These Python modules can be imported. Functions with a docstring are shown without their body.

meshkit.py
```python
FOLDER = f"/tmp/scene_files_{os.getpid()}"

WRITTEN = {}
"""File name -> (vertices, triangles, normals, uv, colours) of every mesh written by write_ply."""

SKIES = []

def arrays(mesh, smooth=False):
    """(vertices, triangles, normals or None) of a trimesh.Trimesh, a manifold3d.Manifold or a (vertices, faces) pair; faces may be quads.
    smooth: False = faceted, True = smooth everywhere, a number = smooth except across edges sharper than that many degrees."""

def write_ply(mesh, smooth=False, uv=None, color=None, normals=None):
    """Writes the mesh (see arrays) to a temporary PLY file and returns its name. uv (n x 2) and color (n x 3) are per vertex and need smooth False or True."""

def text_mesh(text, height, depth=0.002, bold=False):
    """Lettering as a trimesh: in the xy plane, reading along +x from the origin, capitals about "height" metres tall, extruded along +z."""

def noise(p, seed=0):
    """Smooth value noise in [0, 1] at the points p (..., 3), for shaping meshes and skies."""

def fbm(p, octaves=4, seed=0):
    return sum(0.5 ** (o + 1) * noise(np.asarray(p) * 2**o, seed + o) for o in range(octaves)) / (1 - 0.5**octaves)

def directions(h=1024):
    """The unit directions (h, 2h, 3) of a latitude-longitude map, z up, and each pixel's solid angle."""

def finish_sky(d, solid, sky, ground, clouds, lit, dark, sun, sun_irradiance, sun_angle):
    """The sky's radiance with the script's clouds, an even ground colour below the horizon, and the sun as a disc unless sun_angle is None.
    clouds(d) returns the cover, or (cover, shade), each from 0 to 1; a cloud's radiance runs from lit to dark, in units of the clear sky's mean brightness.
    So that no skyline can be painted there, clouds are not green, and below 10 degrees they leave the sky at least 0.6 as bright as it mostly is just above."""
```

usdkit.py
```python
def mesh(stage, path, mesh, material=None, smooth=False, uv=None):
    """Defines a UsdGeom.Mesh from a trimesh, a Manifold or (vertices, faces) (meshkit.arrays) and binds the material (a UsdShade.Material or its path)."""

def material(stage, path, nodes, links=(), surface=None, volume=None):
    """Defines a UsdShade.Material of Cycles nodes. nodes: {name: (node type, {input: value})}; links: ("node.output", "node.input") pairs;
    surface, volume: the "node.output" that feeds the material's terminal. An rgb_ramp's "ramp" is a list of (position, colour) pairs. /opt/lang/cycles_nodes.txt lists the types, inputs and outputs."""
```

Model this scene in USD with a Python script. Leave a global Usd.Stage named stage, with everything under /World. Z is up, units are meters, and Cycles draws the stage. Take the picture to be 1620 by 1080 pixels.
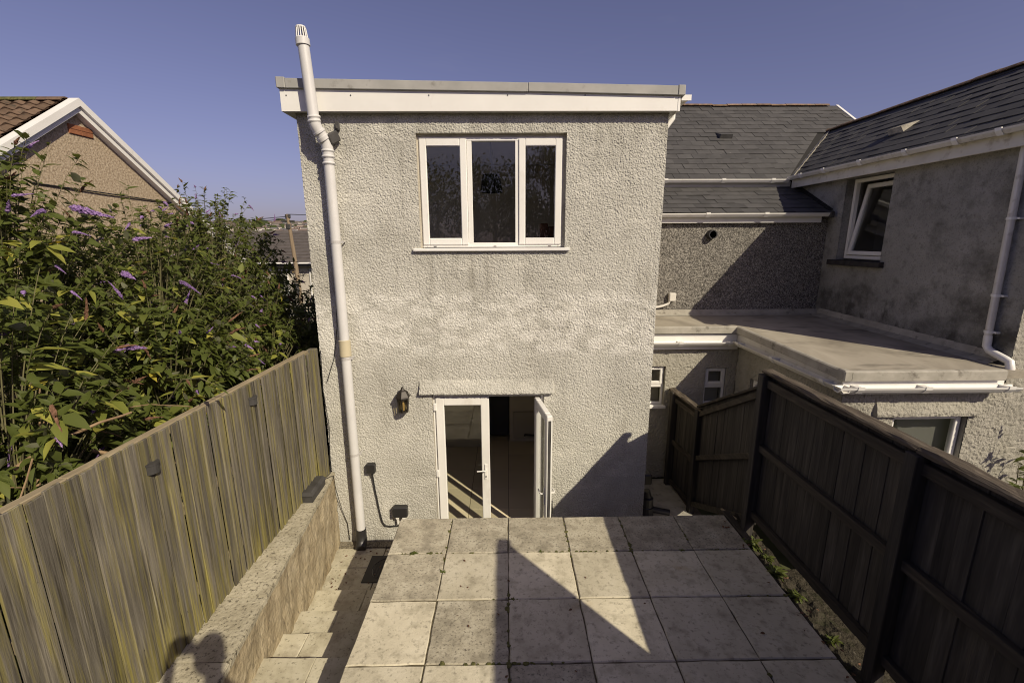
import math, random, numpy as np, trimesh, usdkit, meshkit
from pxr import Usd, UsdGeom, UsdLux, UsdShade, Gf, Sdf, Vt
from shapely.geometry import Polygon, box as sbox
from shapely import affinity
import manifold3d as m3
from scipy.spatial import cKDTree

stage = Usd.Stage.CreateInMemory()
UsdGeom.SetStageUpAxis(stage, 'Z'); UsdGeom.SetStageMetersPerUnit(stage, 1.0)
world = UsdGeom.Xform.Define(stage, '/World'); stage.SetDefaultPrim(world.GetPrim())
stage.DefinePrim('/World/Looks', 'Scope')

# ---------------------------------------------------------------- camera, sky, sun
EXPOSURE = 0.10
SUN_I, SKY_S = 1.25, 0.062
SUN_COL = (1.0, 0.89, 0.69)
SKY_SAT, SKY_TINT = 0.80, (1.08, 0.90, 1.20)
AZ, EL = math.radians(39.7), math.radians(37.3)
SUN = np.array([math.sin(AZ)*math.cos(EL), -math.cos(AZ)*math.cos(EL), math.sin(EL)])
PITCH, YAW, ROLL = math.radians(12.6), math.radians(0.7), math.radians(0.27)
CAM = np.array([0, 0, 3.0])
fw = np.array([math.sin(YAW)*math.cos(PITCH), math.cos(YAW)*math.cos(PITCH), -math.sin(PITCH)])
r0 = np.array([math.cos(YAW), -math.sin(YAW), 0]); u0 = np.cross(r0, fw)
cup = u0*math.cos(ROLL)+r0*math.sin(ROLL); crt = r0*math.cos(ROLL)-u0*math.sin(ROLL)
cam = UsdGeom.Camera.Define(stage, '/World/camera')
M = Gf.Matrix4d(*crt, 0, *cup, 0, *(-fw), 0, *CAM, 1)
cam.AddTransformOp().Set(M)
cam.CreateHorizontalApertureAttr(36.0); cam.CreateVerticalApertureAttr(24.0)
cam.CreateFocalLengthAttr(36.0*712/1620); cam.CreateClippingRangeAttr((0.05, 5000))
cam.CreateExposureAttr(EXPOSURE)

dome = UsdLux.DomeLight.Define(stage, '/World/sky'); dome.GetPrim().SetCustomDataByKey('kind', 'structure')
dome.GetPrim().SetCustomDataByKey('label', 'clear violet blue summer sky with faint wisps')
skym = usdkit.material(stage, '/World/Looks/sky', {
    'sky': ('sky_texture', {'sky_type': 'single_scattering', 'sun_disc': False, 'sun_elevation': EL, 'sun_rotation': math.atan2(SUN[0], SUN[1]), 'air_density': 1.0, 'aerosol_density': 1.6, 'ozone_density': 2.2}),
    'hsv': ('hsv', {'hue': 0.5, 'saturation': SKY_SAT, 'value': 1.0, 'fac': 1.0}),
    'tint': ('mix', {'mix_type': 'multiply', 'fac': 1.0, 'color2': SKY_TINT}),
    'tc': ('texture_coordinate', {}), 'mp': ('mapping', {'scale': (2.2, 2.2, 9.0), 'rotation': (0.25, 0.1, 0.4)}),
    'cn': ('noise_texture', {'scale': 2.0, 'detail': 6, 'roughness': 0.55, 'distortion': 0.6}),
    'cr': ('map_range', {'from_min': 0.60, 'from_max': 0.85, 'to_min': 0.0, 'to_max': 0.06, 'clamp': True}),
    'cloud': ('mix', {'color2': (6.0, 5.8, 6.0)}),
    'bg': ('background_shader', {'strength': SKY_S})},
    [('sky.color', 'hsv.color'), ('hsv.color', 'tint.color1'), ('tc.generated', 'mp.vector'), ('mp.vector', 'cn.vector'), ('cn.fac', 'cr.value'),
     ('cr.result', 'cloud.fac'), ('tint.color', 'cloud.color1'), ('cloud.color', 'bg.color')], surface='bg.background')
UsdShade.MaterialBindingAPI.Apply(dome.GetPrim()).Bind(skym)
sun = UsdLux.DistantLight.Define(stage, '/World/sun')
zx = SUN; xx = np.cross([0, 0, 1.0], zx); xx /= np.linalg.norm(xx); yx = np.cross(zx, xx)
sun.AddTransformOp().Set(Gf.Matrix4d(*xx, 0, *yx, 0, *zx, 0, 0, 0, 50, 1))
sun.CreateIntensityAttr(SUN_I); sun.CreateAngleAttr(0.5); sun.CreateNormalizeAttr(True); sun.CreateColorAttr(Gf.Vec3f(*SUN_COL))

# ---------------------------------------------------------------- helpers
names = {}
def numbered(parent, name):
    k = (parent, name); n = names.get(k, 0); names[k] = n+1
    return name if n == 0 else f'{name}_{n:03d}'
def tag(p, label=None, cat=None, group=None, kind=None):
    for k, v in (('label', label), ('category', cat), ('group', group), ('kind', kind)):
        if v: p.SetCustomDataByKey(k, v)
    return p
def pth(parent): return '/World' if parent is None else str(parent.GetPath())
def thing(name, label, cat, loc=(0, 0, 0), rz=0, group=None, kind=None):
    x = UsdGeom.Xform.Define(stage, '/World/'+numbered('/World', name))
    if any(loc) or rz: x.AddTranslateOp().Set(Gf.Vec3d(*map(float, loc)))
    if rz: x.AddRotateZOp().Set(math.degrees(rz))
    return tag(x.GetPrim(), label, cat, group, kind)
def group_part(name, parent):
    return UsdGeom.Xform.Define(stage, pth(parent)+'/'+numbered(pth(parent), name)).GetPrim()
def obj(name, mesh, mat, parent=None, smooth=False, label=None):
    if isinstance(mesh, MB): mesh = mesh.done()
    p = usdkit.mesh(stage, pth(parent)+'/'+numbered(pth(parent), name), mesh, mat, smooth=smooth).GetPrim()
    return tag(p, label)
def solo(name, mesh, mat, label, cat, group=None, smooth=False):
    return tag(obj(name, mesh, mat, None, smooth), label, cat, group)
def struct(name, mesh, mat, parent=None, smooth=False, label=None, kind='structure'):
    p = obj(name, mesh, mat, parent, smooth); tag(p, label, kind=kind if parent is None else None); return p

BOXF = np.array([[0,2,1],[1,2,3],[4,5,6],[5,7,6],[0,1,4],[1,5,4],[2,6,3],[3,6,7],[0,4,2],[2,4,6],[1,3,5],[3,7,5]])
_c = []
for sx in (0, 1):
    for sy in (0, 1):
        for sz in (0, 1):
            for ax in range(3): _c.append((sx, sy, sz, ax))
def _cpts(lo, hi, b):
    lo, hi = np.array(lo, float), np.array(hi, float); out = []
    for sx, sy, sz, ax in _c:
        s = np.array([sx, sy, sz]); p = np.where(s == 1, hi, lo); d = np.where(s == 1, -1, 1)*b; d[ax] = 0; out.append(p+d)
    return np.array(out)
_ch = trimesh.convex.convex_hull(_cpts((0, 0, 0), (1, 1, 1), 0.1)); _map = [int(np.argmin(np.linalg.norm(_cpts((0, 0, 0), (1, 1, 1), 0.1)-v, axis=1))) for v in _ch.vertices]
CBF = np.array([[_map[i] for i in f] for f in _ch.faces])
def norm(v): v = np.asarray(v, float); return v/np.linalg.norm(v)
class MB:
    def __init__(s): s.v, s.f, s.n = [], [], 0
    def add(s, v, f):
        v = np.asarray(v, float); f = np.asarray(f, int)
        if f.ndim == 2 and f.shape[1] == 4: f = np.vstack([f[:, [0, 1, 2]], f[:, [0, 2, 3]]])
        s.v.append(v); s.f.append(f+s.n); s.n += len(v); return s
    def box(s, lo, hi, b=0, T=None):
        if b: v, f = _cpts(lo, hi, b), CBF
        else: v, f = np.array([[x, y, z] for x in (lo[0], hi[0]) for y in (lo[1], hi[1]) for z in (lo[2], hi[2])], float), BOXF[:, ::-1] if False else BOXF
        if T is not None: v = T(v)
        return s.add(v, f)
    def mesh(s, m): return s.add(m.vertices, m.faces)
    def prism(s, poly, z0, z1, T=None):          # poly: shapely or list of (x, y), extruded z0..z1
        if not isinstance(poly, Polygon): poly = Polygon(poly)
        m = trimesh.creation.extrude_polygon(poly, z1-z0, engine='earcut'); v = m.vertices+[0, 0, z0]
        return s.add(T(v) if T is not None else v, m.faces)
    def tube(s, pts, r, n=10, cap=True):
        pts = np.asarray(pts, float); r = np.broadcast_to(r, len(pts)).astype(float); t = np.gradient(pts, axis=0); t /= np.maximum(np.linalg.norm(t, axis=1, keepdims=True), 1e-9)
        a = np.array([0, 0, 1.0]) if abs(t[0, 2]) < .9 else np.array([1.0, 0, 0]); rings = []
        for p, d, rr in zip(pts, t, r):
            u = np.cross(d, a); u /= np.linalg.norm(u); w = np.cross(u, d); a = w if abs(np.dot(w, d)) < .9 else a
            th = np.arange(n)/n*2*np.pi; rings.append(p+rr*(np.outer(np.cos(th), u)+np.outer(np.sin(th), w)))
        v = np.vstack(rings); f = []
        for i in range(len(pts)-1):
            for k in range(n):
                A, B = i*n+k, i*n+(k+1) % n; f += [[A, A+n, B], [B, A+n, B+n]]
        if cap:
            v = np.vstack([v, pts[0], pts[-1]]); c0, c1 = len(v)-2, len(v)-1; o = (len(pts)-1)*n
            for k in range(n): f += [[c0, k, (k+1) % n], [c1, o+(k+1) % n, o+k]]
        return s.add(v, f)
    def sweep(s, prof, p0, p1, side):            # prof [(along side, along z)], swept p0 -> p1
        p0, p1, side = map(lambda q: np.asarray(q, float), (p0, p1, side)); L = np.linalg.norm(p1-p0); d = (p1-p0)/L
        def T(v): return p0+np.outer(v[:, 0], side)+np.outer(v[:, 1], [0, 0, 1.0])+np.outer(v[:, 2], d)
        return s.prism(prof, 0, L, T)
    def done(s):
        m = trimesh.Trimesh(np.vstack(s.v), np.vstack(s.f), process=False); return m
def fixed(mb):      # outward normals
    m = mb.done(); m.merge_vertices(); trimesh.repair.fix_normals(m, multibody=True); return m
def quadgrid(P):    # (n, m, 3) grid of points -> mesh
    n, m = P.shape[:2]; i = np.arange(n*m).reshape(n, m)
    f = np.stack([i[:-1, :-1], i[1:, :-1], i[1:, 1:], i[:-1, 1:]], -1).reshape(-1, 4)
    return P.reshape(-1, 3), f

# ---------------------------------------------------------------- materials
def mat(name, ramp, scale=3, detail=5, rough=0.8, stretch=(1, 1, 1), bump=None, ramp2=None, scale2=40, mixr=(0.55, 0.7), vary=0.0, spec=0.35, coords='pos', stretch2=None, zfade=None, distortion=0.0, metallic=0.0, streak=None, bands=()):
    n = {'g': ('geometry', {}), 'tc': ('texture_coordinate', {}), 'mp': ('mapping', {'scale': stretch}), 'oi': ('object_info', {}), 'off': ('vector_math', {'math_type': 'add'}),
         'sc': ('vector_math', {'math_type': 'scale', 'scale': 17.3}), 'cxyz': ('combine_xyz', {}),
         'nz': ('noise_texture', {'scale': scale, 'detail': detail, 'roughness': 0.6, 'distortion': distortion}), 'rp': ('rgb_ramp', {'ramp': ramp}),
         'b': ('principled_bsdf', {'roughness': rough, 'specular_ior_level': spec, 'metallic': metallic})}
    L = [('oi.random', 'cxyz.x'), ('oi.random', 'cxyz.z'), ('cxyz.vector', 'sc.vector1'), ('g.position' if coords == 'pos' else 'tc.object', 'mp.vector'), ('mp.vector', 'off.vector1')]
    if vary: L.append(('sc.vector', 'off.vector2'))
    L += [('off.vector', 'nz.vector'), ('nz.fac', 'rp.fac')]
    col = 'rp.color'
    if ramp2:
        n['mp2'] = ('mapping', {'scale': stretch2 or stretch}); n['n2'] = ('noise_texture', {'scale': scale2, 'detail': 5, 'roughness': 0.65}); n['r2'] = ('map_range', {'from_min': mixr[0], 'from_max': mixr[1], 'clamp': True})
        n['mx'] = ('mix', {'color2': ramp2})
        if zfade:      # more growth low down, where the wood stays damp
            n['zs'] = ('separate_xyz', {}); n['zm'] = ('map_range', {'from_min': zfade[0], 'from_max': zfade[1], 'to_max': zfade[2], 'clamp': True}); n['zf'] = ('math', {'math_type': 'add'})
            L += [('g.position', 'zs.vector'), ('zs.z', 'zm.value'), ('zm.result', 'zf.value1'), ('n2.fac', 'zf.value2')]
        L += [('g.position', 'mp2.vector'), ('mp2.vector', 'n2.vector'), ('zf.value' if zfade else 'n2.fac', 'r2.value'), ('r2.result', 'mx.fac'), (col, 'mx.color1')]; col = 'mx.color'
    for q, sk in enumerate([streak] if isinstance(streak, tuple) else (streak or [])):      # colour, stretch, scale, range, strength
        n[f'mp{q+3}'] = ('mapping', {'scale': sk[1], 'location': (q*3.7, q*1.9, q*5.3)}); n[f'n{q+3}'] = ('noise_texture', {'scale': sk[2], 'detail': 4, 'roughness': 0.6}); n[f'r{q+3}'] = ('map_range', {'from_min': sk[3][0], 'from_max': sk[3][1], 'to_max': sk[4] if len(sk) > 4 else 1.0, 'clamp': True})
        n[f'mx{q+3}'] = ('mix', {'color2': sk[0]})
        L += [('g.position', f'mp{q+3}.vector'), (f'mp{q+3}.vector', f'n{q+3}.vector'), (f'n{q+3}.fac', f'r{q+3}.value'), (f'r{q+3}.result', f'mx{q+3}.fac'), (col, f'mx{q+3}.color1')]; col = f'mx{q+3}.color'
    for q, bd in enumerate(bands):      # weathering that belongs to a height on the wall: colour, z range, softness, stretch, scale, noise range, strength
        c_, z0, z1, sf, st_, sc_, (a_, b_), k_ = bd; p_ = f'd{q}'
        n[p_+'m'] = ('mapping', {'scale': st_}); n[p_+'n'] = ('noise_texture', {'scale': sc_, 'detail': 5, 'roughness': 0.62}); n[p_+'r'] = ('map_range', {'from_min': a_, 'from_max': b_, 'to_max': k_, 'clamp': True})
        n[p_+'s'] = ('separate_xyz', {}); n[p_+'u'] = ('map_range', {'from_min': z0-sf, 'from_max': z0+sf, 'clamp': True}); n[p_+'v'] = ('map_range', {'from_min': z1+sf, 'from_max': z1-sf, 'clamp': True})
        n[p_+'w'] = ('math', {'math_type': 'multiply'}); n[p_+'x'] = ('math', {'math_type': 'multiply'}); n[p_+'c'] = ('mix', {'color2': c_})
        L += [('g.position', p_+'m.vector'), (p_+'m.vector', p_+'n.vector'), (p_+'n.fac', p_+'r.value'), ('g.position', p_+'s.vector'), (p_+'s.z', p_+'u.value'), (p_+'s.z', p_+'v.value'), (p_+'u.result', p_+'w.value1'), (p_+'v.result', p_+'w.value2'),
              (p_+'w.value', p_+'x.value1'), (p_+'r.result', p_+'x.value2'), (p_+'x.value', p_+'c.fac'), (col, p_+'c.color1')]; col = p_+'c.color'
    if vary:
        n['mr'] = ('map_range', {'to_min': 1-vary, 'to_max': 1+vary}); n['hs'] = ('hsv', {'hue': 0.5, 'saturation': 1.0, 'fac': 1.0})
        L += [('oi.random', 'mr.value'), ('mr.result', 'hs.value'), (col, 'hs.color')]; col = 'hs.color'
    L.append((col, 'b.base_color'))
    if bump:
        n['mpb'] = ('mapping', {'scale': bump[3] if len(bump) > 3 else (1, 1, 1)}); n['nb'] = ('noise_texture', {'scale': bump[0], 'detail': 4, 'roughness': 0.6}); n['bp'] = ('bump', {'strength': bump[1], 'distance': bump[2]})
        L += [('g.position', 'mpb.vector'), ('mpb.vector', 'nb.vector'), ('nb.fac', 'bp.height'), ('bp.normal', 'b.normal')]
    return usdkit.material(stage, '/World/Looks/'+name, n, L, surface='b.BSDF')
def plain(name, c, rough=0.5, spec=0.5, metallic=0.0, var=0.12):
    d = tuple(x*(1-var) for x in c)
    return mat(name, [(0.3, d), (0.7, c)], scale=2.5, rough=rough, spec=spec, metallic=metallic)

K = {}
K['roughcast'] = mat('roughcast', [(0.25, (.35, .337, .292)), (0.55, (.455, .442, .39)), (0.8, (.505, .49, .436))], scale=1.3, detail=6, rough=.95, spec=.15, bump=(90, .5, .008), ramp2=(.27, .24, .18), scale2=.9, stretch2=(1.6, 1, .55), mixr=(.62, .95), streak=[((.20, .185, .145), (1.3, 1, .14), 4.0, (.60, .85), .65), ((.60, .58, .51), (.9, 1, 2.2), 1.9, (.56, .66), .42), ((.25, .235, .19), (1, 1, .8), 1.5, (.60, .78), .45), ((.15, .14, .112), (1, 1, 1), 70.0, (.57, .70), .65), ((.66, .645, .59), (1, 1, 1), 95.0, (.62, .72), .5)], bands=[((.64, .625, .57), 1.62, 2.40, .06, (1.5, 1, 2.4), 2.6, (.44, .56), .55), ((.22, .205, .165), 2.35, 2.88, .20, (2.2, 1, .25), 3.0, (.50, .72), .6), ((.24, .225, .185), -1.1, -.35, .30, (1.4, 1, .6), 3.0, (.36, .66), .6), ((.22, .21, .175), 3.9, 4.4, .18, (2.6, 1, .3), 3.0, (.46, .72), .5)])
K['render_band'] = mat('render_band', [(0.3, (.40, .37, .30)), (0.7, (.52, .48, .40))], scale=3, rough=.95, spec=.15, bump=(60, .6, .012), ramp2=(.18, .165, .12), scale2=5, mixr=(.6, .8))
K['dash_dark'] = mat('dash_dark', [(0.36, (.05, .047, .042)), (0.5, (.16, .148, .13)), (0.66, (.34, .32, .28))], scale=55, detail=3, rough=.95, spec=.15, bump=(70, .8, .015), ramp2=(.06, .056, .05), scale2=1.6, mixr=(.55, .85))
K['grey_render'] = mat('grey_render', [(0.3, (.22, .215, .197)), (0.7, (.315, .306, .282))], scale=1.4, detail=6, rough=.95, spec=.15, bump=(45, .5, .008), ramp2=(.10, .096, .085), scale2=1.7, mixr=(.52, .74), zfade=(2.5, 1.7, .14), streak=[((.10, .095, .085), (1, 1, 1), 9.0, (.55, .72), .6), ((.12, .115, .10), (1, 1, 1), 48.0, (.54, .66), .6), ((.38, .37, .345), (1, 1, 1), 60.0, (.60, .70), .5)], bands=[((.05, .047, .04), 1.5, 2.15, .25, (1, 1.2, 1), 3.4, (.50, .62), .75)])
K['wall_dirty'] = mat('wall_dirty', [(0.3, (.25, .235, .195)), (0.7, (.38, .36, .305))], scale=1.7, detail=6, rough=.95, spec=.15, bump=(70, .8, .015), ramp2=(.20, .185, .14), scale2=1.7, mixr=(.52, .8))
K['gable_dash'] = mat('gable_dash', [(0.35, (.26, .20, .135)), (0.5, (.37, .295, .205)), (0.68, (.47, .39, .285))], scale=26, detail=3, rough=.95, spec=.15, bump=(30, .7, .02))
K['slab'] = mat('slab', [(0.28, (.38, .345, .255)), (0.5, (.50, .455, .345)), (0.75, (.58, .535, .42))], scale=2.6, detail=8, rough=.92, spec=.2, bump=(38, .45, .006), ramp2=(.20, .18, .135), scale2=24, mixr=(.54, .74), vary=.14, streak=[((.21, .185, .13), (1, 1, 1), 7.0, (.52, .74), .7), ((.33, .24, .11), (1, 1, 1), 2.2, (.68, .78), .5), ((.09, .08, .06), (1, 1, 1), 75.0, (.63, .72), .7)])
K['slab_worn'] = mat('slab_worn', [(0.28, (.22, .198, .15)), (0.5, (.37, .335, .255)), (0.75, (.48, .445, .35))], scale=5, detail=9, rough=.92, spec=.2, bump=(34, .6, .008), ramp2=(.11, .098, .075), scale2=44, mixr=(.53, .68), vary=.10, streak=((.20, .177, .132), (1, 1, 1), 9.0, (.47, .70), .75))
K['slab_low'] = mat('slab_low', [(0.28, (.30, .27, .19)), (0.5, (.43, .395, .29)), (0.8, (.53, .495, .385))], scale=3.2, detail=8, rough=.92, spec=.2, bump=(38, .4, .006), ramp2=(.11, .098, .068), scale2=30, mixr=(.56, .72), vary=.08, streak=((.20, .17, .115), (1, 1, 1), 6.0, (.50, .72), .7))
K['joint'] = mat('joint', [(0.3, (.07, .058, .036)), (0.7, (.13, .11, .07))], scale=9, rough=.95, spec=.1, bump=(60, .6, .01))
K['concrete_wall'] = mat('concrete_wall', [(0.25, (.20, .155, .095)), (0.5, (.35, .29, .19)), (0.75, (.43, .37, .26))], scale=4.5, detail=9, rough=.95, spec=.15, bump=(28, .8, .02), stretch=(1, 1, .6), ramp2=(.10, .085, .06), scale2=22, stretch2=(1, 1, .4), mixr=(.575, .73))
K['coping'] = mat('coping', [(0.25, (.24, .212, .15)), (0.5, (.38, .345, .255)), (0.75, (.46, .42, .325))], scale=5, detail=9, rough=.95, spec=.15, bump=(30, .8, .015), ramp2=(.09, .078, .055), scale2=34, mixr=(.53, .66), vary=.06)
K['soil'] = mat('soil', [(0.3, (.022, .019, .013)), (0.7, (.06, .052, .037))], scale=12, detail=6, rough=.98, spec=.1, bump=(18, .9, .04), ramp2=(.13, .12, .10), scale2=30, mixr=(.64, .72), streak=((.022, .026, .010), (1, 1, 1), 5.0, (.52, .66), .6))
K['ground'] = mat('ground', [(0.3, (.04, .045, .02)), (0.7, (.08, .085, .04))], scale=2, detail=6, rough=.98, spec=.1)
K['gravel'] = mat('gravel', [(0.35, (.07, .06, .045)), (0.65, (.26, .23, .17))], scale=45, rough=.98, spec=.1, bump=(40, .8, .02))
K['pvc'] = mat('pvc', [(0.3, (.66, .645, .60)), (0.7, (.74, .725, .68))], scale=1.5, rough=.38, spec=.45, ramp2=(.52, .49, .42), scale2=3, stretch2=(1, 1, .6), mixr=(.6, .85))
K['pvc_grey'] = mat('pvc_grey', [(0.3, (.40, .385, .365)), (0.7, (.47, .455, .43))], scale=1.5, rough=.5, spec=.4, ramp2=(.30, .28, .24), scale2=5, mixr=(.6, .8))
K['pvc_dirty'] = mat('pvc_dirty', [(0.3, (.50, .475, .42)), (0.7, (.66, .635, .57))], scale=2.5, detail=6, rough=.5, spec=.4, ramp2=(.30, .26, .19), scale2=6, mixr=(.55, .75))
K['pipe'] = mat('pipe', [(0.3, (.50, .49, .475)), (0.7, (.58, .57, .55))], scale=2, rough=.42, spec=.45, ramp2=(.40, .38, .34), scale2=8, stretch2=(1, 1, .3), mixr=(.6, .8))
K['pipe_old'] = plain('pipe_old', (.50, .44, .30), .5)
K['trim'] = mat('trim', [(0.3, (.27, .265, .245)), (0.7, (.36, .35, .325))], scale=3, detail=6, rough=.7, spec=.3, ramp2=(.19, .18, .16), scale2=7, mixr=(.58, .75))
K['board_left'] = mat('board_left', [(0.3, (.085, .075, .058)), (0.5, (.145, .13, .102)), (0.7, (.21, .19, .15))], scale=5, detail=7, rough=.9, spec=.15, stretch=(5.5, 5.5, .35), vary=.24, zfade=(.75, .05, .10), ramp2=(.235, .205, .065), scale2=2.6, stretch2=(11, 11, .40), mixr=(.48, .70), bump=(26, .5, .008, (4, 4, .25)), streak=[((.045, .038, .028), (14, 14, .45), 2.2, (.56, .68), .8), ((.29, .27, .22), (16, 16, .7), 2.4, (.60, .72), .6), ((.03, .022, .014), (3, 3, 1.6), 5.0, (.72, .76), .9)])
K['rail_left'] = mat('rail_left', [(0.3, (.20, .16, .10)), (0.7, (.34, .28, .18))], scale=5, rough=.9, spec=.15, stretch=(4, .5, 4), bump=(30, .5, .008, (3, .3, 3)))
K['board_dark'] = mat('board_dark', [(0.3, (.021, .019, .016)), (0.55, (.043, .038, .032)), (0.75, (.078, .069, .058))], scale=4, detail=7, rough=.85, spec=.2, stretch=(5, 5, .4), vary=.25, bump=(24, .5, .008, (4, 4, .25)), ramp2=(.085, .072, .056), scale2=2.4, stretch2=(5, 5, .4), mixr=(.60, .85))
K['rail_dark'] = mat('rail_dark', [(0.3, (.022, .018, .014)), (0.6, (.05, .042, .032)), (0.8, (.10, .083, .062))], scale=5, detail=7, rough=.85, spec=.2, stretch=(5, .5, 5), vary=.15, bump=(30, .6, .008, (4, .4, 4)))
K['cap_dark'] = mat('cap_dark', [(0.3, (.045, .036, .028)), (0.55, (.105, .086, .065)), (0.75, (.21, .18, .14))], scale=5, detail=8, rough=.9, spec=.15, stretch=(6, .6, 6), bump=(30, .8, .012, (4, .4, 4)))
K['slate'] = mat('slate', [(0.3, (.050, .048, .046)), (0.7, (.072, .069, .066))], scale=4, detail=6, rough=.72, spec=.3, vary=.14, bump=(30, .2, .004), ramp2=(.15, .143, .13), scale2=14, mixr=(.66, .76))
K['slate_flat'] = plain('slate_flat', (.03, .029, .028), .9, .1)
K['ridge'] = mat('ridge', [(0.3, (.13, .085, .055)), (0.7, (.26, .175, .11))], scale=8, rough=.9, spec=.15, vary=.15, bump=(30, .6, .01), ramp2=(.12, .105, .075), scale2=10, mixr=(.5, .65))
K['mortar'] = mat('mortar', [(0.3, (.24, .22, .18)), (0.7, (.42, .39, .32))], scale=10, rough=.95, spec=.1, bump=(30, .7, .015))
K['roof_felt'] = mat('roof_felt', [(0.25, (.16, .14, .11)), (0.5, (.29, .26, .205)), (0.75, (.37, .335, .27))], scale=1.6, detail=8, rough=.85, spec=.25, stretch=(1, .5, 1), distortion=.6, ramp2=(.085, .075, .06), scale2=1.5, stretch2=(.7, 2.2, 1), mixr=(.56, .76), bump=(20, .3, .006))
K['felt_kerb'] = mat('felt_kerb', [(0.3, (.25, .235, .195)), (0.7, (.38, .355, .30))], scale=5, detail=7, rough=.85, spec=.25, ramp2=(.15, .135, .11), scale2=9, mixr=(.56, .72))
K['dark_sill'] = mat('dark_sill', [(0.3, (.015, .013, .012)), (0.7, (.045, .04, .036))], scale=12, rough=.8, bump=(40, .6, .01))
K['black_plastic'] = plain('black_plastic', (.022, .021, .021), .45, .5)
K['dark_plastic'] = mat('dark_plastic', [(0.3, (.035, .033, .031)), (0.7, (.06, .057, .054))], scale=8, rough=.6, bump=(60, .3, .003))
K['iron'] = plain('iron', (.05, .045, .04), .7, .4, .3)
K['chrome'] = plain('chrome', (.6, .6, .6), .25, .5, 1.0)
K['white_bits'] = plain('white_bits', (.75, .73, .68), .4)
K['bronze'] = plain('bronze', (.03, .025, .02), .5, .5, .4)
K['amber'] = plain('amber', (.35, .26, .12), .3, .5)
K['room_wall'] = plain('room_wall', (.74, .69, .60), .85, .2)
K['room_grey'] = plain('room_grey', (.17, .165, .155), .6, .3)
K['room_dark'] = plain('room_dark', (.62, .57, .49), .85, .2)
K['room_blue'] = plain('room_blue', (.07, .075, .10), .5, .4)
K['room_white'] = plain('room_white', (.55, .52, .45), .5, .4)
K['floor_tile'] = mat('floor_tile', [(0.3, (.74, .64, .44)), (0.7, (.80, .70, .50))], scale=2, rough=.35, spec=.4, vary=.05)
K['grout'] = plain('grout', (.10, .09, .07), .9, .1)
K['wood_red'] = mat('wood_red', [(0.3, (.10, .032, .014)), (0.7, (.17, .06, .026))], scale=6, stretch=(4, 4, .4), rough=.45)
K['lamp_shade'] = plain('lamp_shade', (.012, .011, .010), .8, .2)
K['curtain'] = mat('curtain', [(0.3, (.36, .34, .30)), (0.7, (.46, .44, .40))], scale=5, stretch=(6, 6, .2), rough=.9)
K['brick'] = mat('brick', [(0.3, (.20, .075, .035)), (0.7, (.30, .12, .055))], scale=14, rough=.9, bump=(40, .4, .01), vary=.15)
K['brown_tile'] = mat('brown_tile', [(0.3, (.095, .062, .040)), (0.7, (.155, .105, .072))], scale=6, rough=.85, spec=.2, vary=.2, bump=(40, .4, .01), ramp2=(.05, .042, .03), scale2=8, mixr=(.55, .72))
K['moss'] = mat('moss', [(0.3, (.05, .055, .015)), (0.7, (.13, .12, .04))], scale=20, rough=.95, bump=(40, .8, .02))
K['far_tile'] = mat('far_tile', [(0.3, (.075, .066, .060)), (0.7, (.115, .10, .092))], scale=3, rough=.85, spec=.2, stretch=(1, 1, 1))
K['pole_wood'] = mat('pole_wood', [(0.3, (.17, .125, .08)), (0.7, (.27, .21, .14))], scale=6, stretch=(3, 3, .3), rough=.9)
K['far_wall'] = plain('far_wall', (.45, .41, .34), .9, .1)
K['wire'] = plain('wire', (.02, .02, .02), .6, .3)
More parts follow.
